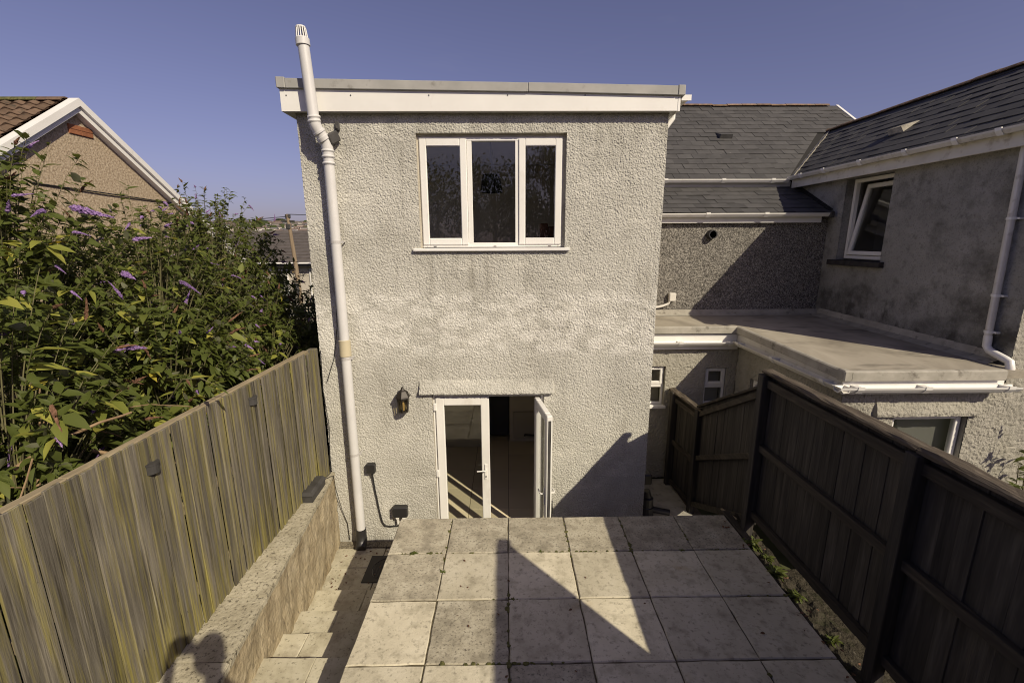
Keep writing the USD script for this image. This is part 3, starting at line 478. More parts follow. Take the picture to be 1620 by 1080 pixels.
m = MB(); m.tube([(.60, .012, -.055), (.60, .03, -.06)], .01, 8); m.box((.588, .02, -.16), (.612, .03, -.075), .003); m.box((.57, .022, -.19), (.60, .034, -.10), .004); m.box((.605, .018, -.21), (.635, .03, -.12), .004)
keys = solo('key_bunch', MB().add(TO(m.done().vertices), m.done().faces), K['black_plastic'], 'bunch of dark keys hanging from the lock of the open door', 'keys')
# ground floor room
m = MB(); m.box((-2.06, D+.13, -1.05), (1.58, 9.0, -1.014)); obj('floor_bed', m, K['grout'], house)
m = MB(); m.box((-.92, D+.013, -1.05), (.43, D+.13, -.998), .003); obj('threshold', m, K['pvc_grey'], house)
ty = np.arange(D+.13, 9.0, .605); tx = [-2.05, -1.80, -1.195, -.59, .015, .62, 1.225, 1.58]
for j in range(len(ty)):
    for i in range(7):
        if tx[i] > -1.3 or True: obj('floor_tile', MB().box((tx[i]+.004, ty[j]+.004, -1.014), (tx[i+1]-.004, min(ty[j]+.601, 8.99), -1.003), .002), K['floor_tile'], house)
m = MB(); m.box((.05, 8.55, -1.0), (1.57, 8.99, 1.6)); obj('inner_wall', m, K['room_wall'], house)
m = MB(); m.box((-2.05, 8.3, -1.0), (-.5, 8.98, .2), .01); obj('low_cupboard', m, K['room_white'], house)
m = MB(); m.box((-.40, 8.75, -.95), (0.03, 8.98, .9), .01); obj('tall_cupboard', m, K['room_blue'], house)
m = MB(); m.box((.12, 8.5, -.92), (1.2, 8.545, -.35), .01); obj('radiator', m, K['room_white'], house)
m = MB(); m.tube([(.35, 8.48, -.85), (.35, 8.42, -.80), (.55, 8.42, -.82)], .02, 8); obj('radiator_valve', m, K['dark_plastic'], house)
m = MB(); m.box((1.57, D+.29, -1.0), (1.578, 8.5, 1.6)); obj('plaster', m, K['room_wall'], house)
# upper room: bare dark room with a pendant shade and a wooden bed end
m = MB(); m.box((-2.05, 8.9, 1.81), (1.57, 8.98, 4.37)); m.box((1.57, D+.29, 1.81), (1.578, 8.9, 4.37)); obj('room_lining', m, K['room_dark'], house)
pl = thing('pendant_lamp', 'dark tapered lamp shade hanging behind the upper window', 'lamp', (-.19, 6.35, 0))
m = MB(); th = np.linspace(0, 2*np.pi, 25)[:-1]; R0, R1 = .15, .115; a = np.c_[R0*np.cos(th), R0*np.sin(th), np.full(24, 3.635)]; b = np.c_[R1*np.cos(th), R1*np.sin(th), np.full(24, 3.86)]
v = np.vstack([a, b]); f = [[i, (i+1) % 24, 24+(i+1) % 24, 24+i] for i in range(24)]; m.add(v, f); obj('shade', m, K['lamp_shade'], pl, smooth=40); obj('cord', MB().tube([(0, 0, 3.84), (0, 0, 4.38)], .004, 6), K['lamp_shade'], pl)
be = thing('bed_end', 'reddish wooden bed end standing inside the upper right window', 'bed', (.50, 6.1, 1.80))
m = MB(); m.box((-.05, -.05, 0), (.05, .05, 1.42), .01); obj('bed_post', m, K['wood_red'], be); obj('bed_post', MB().box((.62, -.05, 0), (.72, .05, 1.42), .01), K['wood_red'], be); obj('panel', MB().box((.05, -.02, .3), (.62, .02, 1.38), .01), K['wood_red'], be)

# ---------------------------------------------------------------- things on the house wall
sp = thing('soil_pipe', 'pale grey plastic soil pipe climbing the house wall past the roof', 'pipe')
P = np.array([(-1.955, 5.325, -.86), (-1.955, 5.325, 3.98), (-1.965, 5.315, 4.06), (-2.015, 5.255, 4.19), (-2.035, 5.235, 4.27)])
obj('lower_pipe', MB().tube([(-1.955, 5.325, -.80), (-1.955, 5.325, 3.93)], .057, 20), K['pipe'], sp, smooth=40)
obj('upper_pipe', MB().tube([(-2.035, 5.225, 4.26), (-2.072, 5.215, 5.0)], .057, 20), K['pipe'], sp, smooth=40)
obj('bend', MB().tube([(-1.955, 5.325, 3.90), (-1.956, 5.324, 4.0), (-1.968, 5.310, 4.07), (-1.995, 5.275, 4.13), (-2.02, 5.245, 4.185), (-2.032, 5.23, 4.23), (-2.035, 5.226, 4.28)], .061, 20), K['pipe'], sp, smooth=40)
m = MB()
for z in (3.83, 3.90, 3.96): m.tube([(-1.955, 5.325, z), (-1.955, 5.325, z+.012), (-1.955, 5.325, z+.026)], [.064, .072, .064], 20)
for p, q in (((-1.975, 5.30, 4.085), (-1.99, 5.283, 4.115)), ((-2.005, 5.262, 4.15), (-2.012, 5.254, 4.165))): m.tube([p, q], .071, 20)
for z in (4.24, 4.28): m.tube([(-2.033-.0005, 5.228, z), (-2.035, 5.227, z+.012), (-2.036, 5.226, z+.026)], [.064, .070, .064], 20)
obj('socket_ring', m, K['pipe'], sp, smooth=40)
obj('old_joint', MB().tube([(-1.955, 5.325, 1.64), (-1.955, 5.325, 1.645), (-1.955, 5.325, 1.84), (-1.955, 5.325, 1.845)], [.058, .068, .068, .058], 20), K['pipe_old'], sp, smooth=40)
for z in (1.60, .34, 2.98):
    m = MB(); m.tube([(-1.955, 5.325, z), (-1.955, 5.325, z+.03)], .0595, 20); m.box((-1.90, 5.32, z), (-1.87, 5.345, z+.03)); m.tube([(-1.885, 5.33, z+.015), (-1.885, 5.43, z+.015)], .008, 8); obj('clip', m, K['pvc_grey'], sp)
obj('top_collar', MB().tube([(-2.072, 5.215, 4.965), (-2.073, 5.215, 4.97), (-2.075, 5.214, 5.03), (-2.0755, 5.214, 5.04)], [.058, .070, .070, .060], 20), K['pipe'], sp, smooth=40)
m = MB(); bc = np.array([-2.076, 5.214, 5.04])
for k in range(14): a = k/14*2*math.pi; m.tube([bc+[.056*math.cos(a), .056*math.sin(a), -.005], bc+[.046*math.cos(a)-.004, .046*math.sin(a), .095]], .0055, 6)
m.tube([bc+[-.004, 0, .09], bc+[-.004, 0, .105]], [.052, .045], 16); obj('vent_cage', m, K['pipe'], sp)
obj('shoe', MB().tube([(-1.955, 5.325, -.72), (-1.955, 5.325, -.80), (-1.952, 5.31, -.88), (-1.95, 5.27, -.935), (-1.948, 5.23, -.955)], [.064, .066, .068, .07, .068], 16), K['black_plastic'], sp, smooth=40)

wl = thing('wall_lantern', 'black lantern with glazed sides beside the french doors', 'lantern', (-1.30, D, 0))
def hexr(r, z, y=-.085): return np.array([(r*math.cos(math.pi/6+k*math.pi/3), y+r*math.sin(math.pi/6+k*math.pi/3), z) for k in range(6)])
def loft(m, rings):
    n = len(rings[0]); v = np.vstack(rings); f = [[i*n+k, i*n+(k+1) % n, (i+1)*n+(k+1) % n, (i+1)*n+k] for i in range(len(rings)-1) for k in range(n)]; m.add(v, f)
    return m
m = MB(); loft(m, [hexr(.072, 1.105), hexr(.094, 1.105), hexr(.088, 1.12), hexr(.048, 1.185), hexr(.03, 1.20), hexr(.018, 1.215), hexr(.012, 1.235), hexr(.001, 1.245)]); obj('roof', m, K['bronze'], wl)
m = MB()
for k in range(6): m.tube([hexr(.058, .915)[k], hexr(.072, 1.105)[k]], .0065, 6)
loft(m, [hexr(.001, .898), hexr(.045, .902), hexr(.066, .912), hexr(.064, .925), hexr(.05, .925)]); loft(m, [hexr(.079, 1.085), hexr(.081, 1.106), hexr(.066, 1.106)]); obj('cage', m, K['bronze'], wl)
obj('glass_shade', loft(MB(), [hexr(.054, .92), hexr(.068, 1.10)]), K['lamp_glass'], wl); obj('bulb', MB().tube([(0, -.085, .93), (0, -.085, 1.0), (0, -.085, 1.03), (0, -.085, 1.055)], [.014, .017, .013, .003], 10), K['amber'], wl)
m = MB(); m.box((-.05, -.02, .98), (.05, -.002, 1.16), .006); m.tube([(0, -.015, 1.02), (0, -.05, 1.02), (0, -.07, 1.02)], .012, 8); obj('back_plate', m, K['bronze'], wl)

so = thing('outdoor_socket', 'small black socket box with a cable beside the soil pipe', 'socket', (-1.78, D, .12))
obj('box', MB().box((-.055, -.075, -.065), (.055, -.004, .065), .008), K['black_plastic'], so); obj('gland', MB().tube([(.01, -.04, -.06), (.01, -.04, -.12)], [.02, .013], 10), K['black_plastic'], so)
cab = np.array([(.01, -.035, -.10), (.02, -.02, -.3), (.06, -.018, -.65), (.085, -.018, -.80), (.12, -.018, -.865), (.20, -.018, -.875), (.33, -.018, -.86), (.62, -.02, -.86)])
obj('cable', MB().tube(cab, .010, 8), K['black_plastic'], so)
s2 = thing('double_socket', 'wide black outdoor socket with white plugs low on the house wall', 'socket', (-1.43, D, -.50))
obj('cover', MB().box((-.095, -.095, -.08), (.095, -.004, .07), .012), K['black_plastic'], s2)
for x in (-.045, .04): obj('plug', MB().box((x-.022, -.075, -.115), (x+.022, -.035, -.085), .006).tube([(x, -.055, -.11), (x, -.05, -.19)], .012, 8), K['white_bits'], s2)
sc = thing('security_light', 'small dark security light angled under the roof edge beside the pipe', 'light', (-1.835, D, 4.17))
def rotT(v, ax, a, o=(0, 0, 0)):
    R = trimesh.transformations.rotation_matrix(a, ax)[:3, :3]; return (np.asarray(v)-o)@R.T+o
m = MB().box((-.025, -.19, -.055), (.035, -.05, .055), .01); obj('head', MB().add(rotT(rotT(m.done().vertices, [1, 0, 0], .5), [0, 0, 1], -.6), m.done().faces), K['dark_plastic'], sc)
m = MB(); m.box((-.05, -.03, .03), (.0, -.002, .12), .006); m.tube([(-.03, -.02, .08), (-.02, -.06, .04)], .012, 8); obj('bracket', m, K['dark_plastic'], sc)
solo('loose_cable', MB().tube([(-2.285, 5.40, 1.70), (-2.30, 5.39, 1.2), (-2.27, 5.395, .7), (-2.275, 5.30, .10), (-2.33, 5.15, .075), (-2.29, 5.22, .08), (-2.255, 5.33, .05), (-2.25, 5.37, -.2), (-2.21, 5.40, -.5), (-2.16, 5.41, -.7), (-2.15, 5.41, -.95)], .0045, 6), K['wire'], 'thin loose dark cable drooping over the end of the retaining wall', 'cable')
solo('wall_wire', MB().tube([(-1.99, 5.415, 3.0), (-2.03, 5.41, 2.6), (-2.06, 5.41, 2.0), (-2.13, 5.41, 1.6), (-2.24, 5.40, 1.3)], .004, 6), K['wire'], 'thin dark wire running down the house wall behind the soil pipe', 'wire')
for y, z, lab in ((4.02, 1.56, 'small dark solar light near the far end of the left fence'), (2.82, 1.52, 'small dark solar light halfway along the left fence')):
    x = -2.475+.1*(y-.2)/5.06+.002; t = thing('fence_light', lab, 'light', (x, y, z))
    m = MB(); th = np.linspace(-np.pi/2, np.pi/2, 11); poly = [(.055*math.cos(a), .05*math.sin(a)) for a in th]; m.prism(poly, -.04, .02); obj('body', m, K['dark_plastic'], t); m = MB(); m.prism([(p[0]*1.08, p[1]*1.08) for p in poly], .021, .034); obj('lid', m, K['dark_plastic'], t)
bx = thing('bait_box', 'dark grey plastic box with an arched opening on the retaining wall', 'box', (-2.385, 4.90, .058), .03)
prof = [(-.125, 0), (-.045, 0), (-.045, .03), (-.025, .045), (.0, .03), (.0, 0), (.125, 0), (.125, .085), (-.125, .085)]
m = MB(); m.prism(prof, -.205, .205, lambda v: np.c_[v[:, 0], v[:, 2], v[:, 1]]); obj('base', fixed(m), K['dark_plastic'], bx)
m = MB(); m.add(np.array([(-.135, -.215, .087), (.135, -.215, .087), (.135, .215, .087), (-.135, .215, .087), (-.105, -.195, .122), (.105, -.195, .122), (.105, .195, .122), (-.105, .195, .122)]), [[0, 3, 2, 1], [4, 5, 6, 7], [0, 1, 5, 4], [1, 2, 6, 5], [2, 3, 7, 6], [3, 0, 4, 7]]); obj('lid', m, K['dark_plastic'], bx)
mh = thing('drain_cover', 'round ribbed iron drain cover in a square frame on the passage paving', 'drain cover', (-1.50, 4.90, -.9985))
fr = sbox(-.27, -.235, .27, .235).difference(Polygon([(.20*math.cos(a), .20*math.sin(a)) for a in np.linspace(0, 2*np.pi, 33)[:-1]])); m = MB(); m.prism(fr, 0, .010); obj('frame', m, K['iron'], mh)
m = MB(); m.prism([(.194*math.cos(a), .194*math.sin(a)) for a in np.linspace(0, 2*np.pi, 33)[:-1]], 0, .006)
for k in range(-5, 6): x = k*.033; h = math.sqrt(max(.18**2-x*x, .0004)); m.box((x-.007, -h, .006), (x+.007, h, .012), .002)
obj('lid', m, K['iron'], mh)
bo = thing('drain_gully', 'black plastic drain gully with a short pipe in the side alley', 'drain', (2.06, 5.95, -1.0))
m = MB(); m.tube([(0, 0, 0), (0, 0, .16), (0, 0, .17), (0, 0, .30), (0, 0, .31), (-.02, 0, .42)], [.10, .10, .085, .085, .06, .05], 14); obj('body', m, K['black_plastic'], bo); obj('stub', MB().tube([(.05, -.02, .12), (.32, -.05, .08)], .045, 12), K['black_plastic'], bo); obj('hopper', MB().box((-.12, -.1, .55), (.02, .06, .72), .02), K['black_plastic'], bo)
# ---------------------------------------------------------------- attached terrace on the right
X4, Y3, Y2, Y1 = 5.65, 8.08, 7.05, 4.80
terr = thing('terraced_house', 'attached rendered house with slate roofs on the right', 'house')
WY = (6.83, 7.76, 2.66, 3.965)
def wx_extra(A, B): return 0*A
obj('side_wall', rough_wall((4.80, 9.3), (-1.0, 4.12), [WY], lambda a, b, h: np.stack([X4-h*.6, a, b], -1), .03, .012, 31, flip=True), K['grey_render'], terr)
m = MB()
for a0, a1, z0, z1 in ((4.83, WY[0], -1, 4.1), (WY[1], 9.3, -1, 4.1), (WY[0], WY[1], -1, WY[2]), (WY[0], WY[1], WY[3], 4.1)): m.box((X4+.012, a0, z0), (X4+.28, a1, z1))
obj('masonry', m, K['grey_render'], terr)
def gable_fn(a, b, h): return np.stack([a, Y1-h, b], -1)
gw = rough_wall((X4, 8.95), (-1.0, 5.4), [], gable_fn, .02, .015, 33, scale=26)
c = gw.vertices[gw.faces].mean(1); gw.update_faces(c[:, 2] < 4.12+.69*np.minimum(c[:, 0]-X4+.1, 8.95-c[:, 0]+.1)); obj('gable_wall', gw, K['wall_dirty'], terr)
m = MB(); m.prism([(X4+.01, -1), (8.94, -1), (8.94, 4.1), (7.3, 5.25), (X4+.01, 4.1)], 0, .25, lambda v: np.c_[v[:, 0], v[:, 2]+Y1+.02, v[:, 1]]); obj('gable_core', m, K['wall_dirty'], terr)
obj('back_wall', rough_wall((1.84, X4), (1.55, 3.42), [], lambda a, b, h: np.stack([a, Y3-h, b], -1), .02, .012, 35, scale=45), K['dash_dark'], terr)
m = MB(); m.box((1.83, Y3+.012, -1), (X4, 9.25, 3.38)); m.box((-3.2, 9.25, -1), (8.15, 9.45, 4.15)); m.prism([(9.25, 4.1), (14.9, 4.1), (12.0, 6.12)], 0, .2, lambda v: np.c_[v[:, 2]+7.95, v[:, 0], v[:, 1]]); m.box((X4+.28, 9.0, 4.0), (8.9, 9.24, 4.1)); obj('inner_masonry', m, K['grey_render'], terr)

def tiles(name, parent, P0, U, V, W, Lv, course, width, mt, clip=None, lift=.012, th=.006, lap=2.0, seed=1, limit=300, order=None, jitter=.004, wavy=False, limit_mesh_name='slate_field'):
    """courses of slates on the plane P0 + u U + v V (V up the slope); each a thin tapered prism of its own, lower edge proud"""
    P0, U, V = np.array(P0, float), norm(U), norm(V); N = np.cross(U, V); N = N if N[2] > 0 else -N; rr = np.random.default_rng(seed); out = []
    rows = int(math.ceil(Lv/course))
    for j in range(rows):
        off = (j % 2)*width/2
        for i in range(-1, int(W/width)+2):
            u0 = i*width+off-width/2+rr.normal(0, .002); v0 = j*course+rr.normal(0, jitter); rect = sbox(u0+.0022, v0, u0+width-.0022, v0+course*lap*.62)
            if clip is not None: rect = rect.intersection(clip)
            if rect.is_empty or rect.area < .002 or rect.geom_type != 'Polygon': continue
            l = lift+rr.uniform(-.002, .003); slope = l/(course*1.05); tw = rr.normal(0, .0035)
            def T(v, v0=v0, u0=u0, l=l, tw=tw): 
                h = .004+np.maximum(l-(v[:, 1]-v0)*slope, -.003)+tw*(v[:, 0]-u0)/width+v[:, 2]
                return P0+np.outer(v[:, 0], U)+np.outer(v[:, 1], V)+np.outer(h, N)
            rect = rect.simplify(.0005); m_ = MB(); m_.prism(rect, 0, th, T); m_ = m_.done(); out.append((np.linalg.norm(m_.vertices.mean(0)-CAM)/math.sqrt(rect.area), m_))
    out.sort(key=lambda q: q[0])
    for d_, m_ in out[:limit]: obj(name, m_, mt, parent)
    if len(out) > limit:
        p = obj(limit_mesh_name, trimesh.util.concatenate([m_ for d_, m_ in out[limit:]]), mt, parent); tag(p, kind='stuff')
    return len(out)
# wing roof (rises to the right), ridge along y at x = 7.3
sl = .69; e0 = np.array([5.50, 4.70, 4.13]); Vw = norm([1, 0, sl]); rx = 7.30; Lw = (rx-5.50)*math.hypot(1, sl)
yv = lambda x: 9.08+(x-5.5)*sl/.71     # valley line between the two slopes
wing = group_part('wing_roof', terr)
m = MB(); zr_ = 4.13+sl*(rx-5.5)
m.prism([(5.515, 4.13), (rx, zr_-.012), (9.1, 4.12), (9.1, 4.0), (rx, zr_-.14), (5.54, 4.05)], 0, 4.35, lambda v: np.c_[v[:, 0], v[:, 2]+4.70, v[:, 1]]); obj('roof_deck', m, K['slate_flat'], wing)
m = MB(); m.add(np.array([(5.50, 9.05, 4.118), (rx, 9.05, zr_-.012), (rx, yv(rx), zr_-.012), (5.5, 9.06, 4.118)]), [[0, 1, 2, 3]]); obj('valley_deck', m, K['slate_flat'], wing)
clip = Polygon([(0, 0), (9.02-4.70, 0), (yv(rx)-4.70-.06, Lw), (0, Lw)])
print('wing', tiles('slate', wing, e0, (0, 1, 0), Vw, 7, Lw, .205, .30, K['slate'], clip, seed=41, limit=280, lift=.008))
for k in range(18):
    y = 4.68+k*.36
    if y > 11.0: break
    m = MB(); a = np.linspace(-.95, .95, 7); o = [(rx+.13*math.sin(t), zr_-.075+.13*math.cos(t)) for t in a]; i_ = [(rx+.115*math.sin(t), zr_-.075+.115*math.cos(t)) for t in a[::-1]]
    m.prism(o+i_, y, y+.352, lambda v, q=rng.normal(0, .004): np.c_[v[:, 0], v[:, 2], v[:, 1]+q]); obj('ridge_tile', fixed(m), K['ridge'], wing)
# main roof: faces us, eave y 9.08 z 4.13, ridge y 12
main = group_part('main_roof', terr); Vm = norm([0, 1, .71]); Lm = 2.92*math.hypot(1, .71); zrm = 4.13+.71*2.92
m = MB(); m.prism([(9.06, 4.11), (12.0, zrm-.012), (14.9, 4.11), (14.9, 4.0), (12.0, zrm-.14), (9.06, 3.99)], 0, 11.36, lambda v: np.c_[v[:, 2]-3.2, v[:, 0], v[:, 1]]); obj('roof_deck', m, K['slate_flat'], main)
xe = 8.16+3.0
vk = lambda v: 5.5+(v/math.hypot(1, .71))*.71/sl
clip = Polygon([(5.2, 0), (5.48+0, 0), (vk(Lm*.60)+.0, Lm*.60), (xe, Lm*.60*1.0), (xe, Lm), (0, Lm), (0, 0)]); clip = Polygon([(0, 0), (2.52+5.48-2.5-.05, 0), (vk(1.49*math.hypot(1, .71)*1.0)-.05, 1.49*math.hypot(1, .71)+.22), (8.16, 1.49*math.hypot(1, .71)+.22), (8.16, Lm), (0, Lm)])
clip = affinity.translate(clip, 0, 0)
clipx = clip.intersection(sbox(2.2, 0, 9, 9)); clipx = affinity.translate(clipx, -2.2, 0)
print('main', tiles('slate', main, (2.2, 9.08, 4.13), (1, 0, 0), Vm, 6.1, Lm, .205, .30, K['slate'], clipx, seed=42, limit=300, lift=.008))
for k in range(20):
    x = 2.2+k*.36
    if x > 7.9: break
    m = MB(); a = np.linspace(-.95, .95, 7); o = [(12.0+.13*math.sin(t), zrm-.075+.13*math.cos(t)) for t in a]; i_ = [(12.0+.115*math.sin(t), zrm-.075+.115*math.cos(t)) for t in a[::-1]]
    m.prism(o+i_, x, x+.352, lambda v, q=rng.normal(0, .006): np.c_[v[:, 2], v[:, 0], v[:, 1]+q]); obj('ridge_tile', fixed(m), K['ridge'], main)
m = MB()
def TV(v): return np.c_[8.165+v[:, 2]*.06, v[:, 0], v[:, 1]]
m.prism([(9.0, 3.95), (9.0, 4.12), (12.0, zrm+.03), (15.0, 4.12), (15.0, 3.95), (12.0, zrm-.15)], 0, 1, TV); obj('bargeboard', m, K['pvc'], main)
# valley mortar strip
m = MB(); n = 16
for k in range(n):
    t0, t1 = k/n, (k+.99)/n; xa, xb = 5.5+t0*1.75, 5.5+t1*1.75; wv = .05+.02*rng.random()
    q = [np.array([x, yv(x)+s*wv-.0, 4.13+sl*(x-5.5)+.022+.01*rng.random()+(0.012 if s < 0 else 0)]) for x in (xa, xb) for s in (-1, 1)]; b_ = [p-[0, 0, .05] for p in q]
    m.add(np.array(q+b_), [[0, 2, 3, 1], [4, 5, 7, 6], [0, 1, 5, 4], [2, 6, 7, 3], [0, 4, 6, 2], [1, 3, 7, 5]])
obj('valley_mortar', m, K['mortar'], main)
# lean to roof
lean = group_part('lean_to_roof', terr); Vl = norm([0, 1.22, .60])
m = MB(); m.prism([(8.0, 3.44), (9.24, 4.045), (9.24, 3.9), (8.0, 3.36)], 0, X4-1.84, lambda v: np.c_[v[:, 2]+1.84, v[:, 0], v[:, 1]]); obj('roof_deck', m, K['slate_flat'], lean)
ll = math.hypot(1.22, .60); print('lean', tiles('slate', lean, (1.84, 7.98, 3.445), (1, 0, 0), Vl, X4-1.86, ll, .195, .30, K['slate'], sbox(0, 0, X4-1.86, ll), seed=43, limit=200, lift=.009))
m = MB()
for k in range(9):
    t = k/9; p = np.array([X4-.09, 8.0+1.22*t, 3.46+.6*t]); q = p+np.array([0, 1.22/9*.98, .6/9*.98]); m.add(np.array([p, p+[.09, 0, .05], q+[.09, 0, .05], q, p-[0, 0, .03], q-[0, 0, .03]]), [[0, 1, 2, 3], [4, 0, 3, 5]])
obj('lead_flashing', m, K['slate_flat'], lean)
# gutters and fascias
def gutter(parent, p0, p1, side, zs=None, mt='pvc_dirty', joints=()):
    g = obj('gutter', MB().sweep([(x, z) for x, z in gut], p0, p1, side), K[mt], parent); p0, p1 = np.array(p0, float), np.array(p1, float); L = np.linalg.norm(p1-p0); d = (p1-p0)/L; side = np.array(side, float)
    for j in joints:
        q = p0+d*j; m_ = MB(); m_.sweep([(-.004, .004), (.018, -.062), (.083, -.068), (.122, -.022), (.127, .012), (.112, .012), (.108, .002), (.0, .002)], q-d*.035, q+d*.035, side); obj('gutter_clip', m_, K['pvc'], parent)
gutter(wing, (5.495, 4.72, 4.165), (5.495, 9.0, 4.165), (-1, 0, 0), joints=(.5, 1.0, 1.7, 2.5, 3.3, 3.9))
obj('fascia', MB().box((5.50, 4.72, 3.96), (5.53, 9.03, 4.115), .003), K['pvc_dirty'], wing); obj('soffit', MB().box((5.531, 4.74, 4.02), (5.64, 9.02, 4.035)), K['pvc_grey'], wing)
gutter(main, (1.84, 9.05, 4.125), (5.40, 9.05, 4.12), (0, -1, 0), joints=(1.2, 2.3, 3.25), mt='pvc'); obj('fascia', MB().box((1.84, 9.055, 3.98), (5.49, 9.08, 4.09)), K['pvc_grey'], main)
gutter(lean, (1.84, 7.99, 3.44), (5.52, 7.99, 3.44), (0, -1, 0), joints=(1.6, 2.6), mt='pvc'); obj('fascia', MB().box((1.84, 7.995, 3.285), (5.47, 8.025, 3.405), .003), K['pvc'], lean); obj('soffit', MB().box((1.84, 8.026, 3.29), (5.47, 8.07, 3.30)), K['pvc_grey'], lean)
obj('gutter_end', MB().box((5.52, 7.86, 3.36), (5.60, 8.02, 3.47), .015), K['dark_plastic'], lean)
# roof vents
def vent(parent, P, u, v, mt, lab):
    u, v = norm(u), norm(v); n = np.cross(u, v); n = n if n[2] > 0 else -n; P = np.array(P, float)
    T = lambda q: P+np.outer(q[:, 0], u)+np.outer(q[:, 1], v)+np.outer(q[:, 2], n)
    pv = np.array([(-.14, -.13, 0), (.14, -.13, 0), (.14, .16, 0), (-.14, .16, 0), (-.13, -.12, .09), (.13, -.12, .09), (.12, .12, .02), (-.12, .12, .02)]); mm = MB().add(T(pv), [[0, 3, 2, 1], [4, 5, 6, 7], [0, 1, 5, 4], [1, 2, 6, 5], [2, 3, 7, 6], [3, 0, 4, 7]]); p = obj('roof_vent', mm, K[mt], parent, label=lab)
vent(wing, (6.30, 7.60, 4.13+.69*.80+.02), (0, 1, 0), Vw, 'mortar', 'pale roof vent'); vent(main, (4.82, 10.6, 4.13+.71*1.52+.02), (1, 0, 0), Vm, 'slate', 'dark roof vent')
# window in the side wall, tilted open
w = group_part('window', terr); dx = X4+.12
obj('frame', frame(MB(), 'x', WY[0]+.01, WY[1]-.01, WY[2]+.02, WY[3]-.01, .055, dx, dx+.07), K['pvc'], w)
s_ = frame(MB(), 'x', WY[0]+.075, WY[1]-.075, WY[2]+.085, WY[3]-.075, .065, dx-.01, dx+.05); o_ = np.array([dx, 0, WY[2]+.09]); sv = rotT(s_.done().vertices, [0, 1, 0], .16, o_); obj('sash', MB().add(sv, s_.done().faces), K['pvc'], w)
p_ = pane(WY[0]+.135, WY[1]-.135, WY[2]+.145, WY[3]-.135, dx+.015, 'x').done(); obj('pane', MB().add(rotT(p_.vertices, [0, 1, 0], .16, o_), p_.faces), K['glass'], w)
obj('sill', MB().box((X4-.075, WY[0]-.08, WY[2]-.085), (X4+.12, WY[1]+.12, WY[2]), .008), K['dark_sill'], w)
m = MB(); yy = np.linspace(WY[0], WY[0]+.35, 60); xx_ = X4+.55+.03*np.sin(yy*70); v = np.vstack([np.c_[xx_, yy, np.full(60, 2.4)], np.c_[xx_, yy, np.full(60, 4.0)]]); m.add(v, [[i, i+1, 61+i, 60+i] for i in range(59)]); obj('curtain', m, K['curtain'], w)
m = MB(); m.box((X4+1.6, 5.2, 2.0), (X4+1.65, 9.0, 4.1)); m.box((X4+.29, 5.2, 2.0), (X4+1.6, 9.0, 2.05)); m.box((X4+.29, 5.15, 2.0), (X4+1.6, 5.2, 4.1)); m.box((X4+.29, 8.98, 2.0), (X4+1.6, 9.0, 4.1)); obj('room_lining', m, K['room_wall'], w)
# rainwater downpipe on the side wall
dp = thing('rainwater_pipe', 'white plastic downpipe with a dog leg at the near corner of the terraced house', 'pipe')
obj('pipe', MB().tube([(5.59, 5.10, 4.12), (5.59, 5.10, 3.9), (5.59, 5.04, 1.86)], .036, 14), K['pvc_dirty'], dp, smooth=40)
obj('dog_leg', MB().tube([(5.59, 5.04, 1.90), (5.59, 5.03, 1.78), (5.58, 4.98, 1.735), (5.56, 4.78, 1.685), (5.555, 4.73, 1.67), (5.555, 4.71, 1.60), (5.555, 4.71, 1.50)], [.040, .040, .040, .040, .041, .041, .038], 14), K['pvc'], dp, smooth=40)
for z in (3.2, 2.35, 1.93):
    m = MB(); y = 5.04+.06*(z-1.86)/2.2; m.tube([(5.59, y, z), (5.59, y, z+.03)], .042, 14); m.box((5.60, y-.07, z+.005), (X4+.005, y-.02, z+.025)); m.box((5.60, y+.02, z+.005), (X4+.005, y+.07, z+.025)); obj('clip', m, K['pvc'], dp)
# small things on the back wall
t = thing('wall_vent', 'round black vent cap on the dark pebble dashed back wall', 'vent', (3.60, Y3, 3.09))
obj('cap', MB().tube([(0, -.005, 0), (0, -.03, 0), (0, -.10, 0), (0, -.10, 0), (0, -.06, 0)], [.085, .085, .075, .058, .055], 18), K['black_plastic'], t, smooth=40); obj('flap', MB().tube([(0, -.07, 0), (0, -.075, 0)], .056, 18), K['black_plastic'], t)
t = thing('overflow_box', 'small cream plastic box with a bent pipe on the dark back wall', 'box', (2.98, Y3, 2.0))
obj('cover', MB().box((-.06, -.09, -.075), (.06, -.004, .075), .012), K['pvc_dirty'], t); obj('elbow', MB().tube([(-.04, -.05, -.07), (-.06, -.05, -.12), (-.16, -.05, -.16), (-.30, -.04, -.19)], .022, 10), K['pvc_dirty'], t)

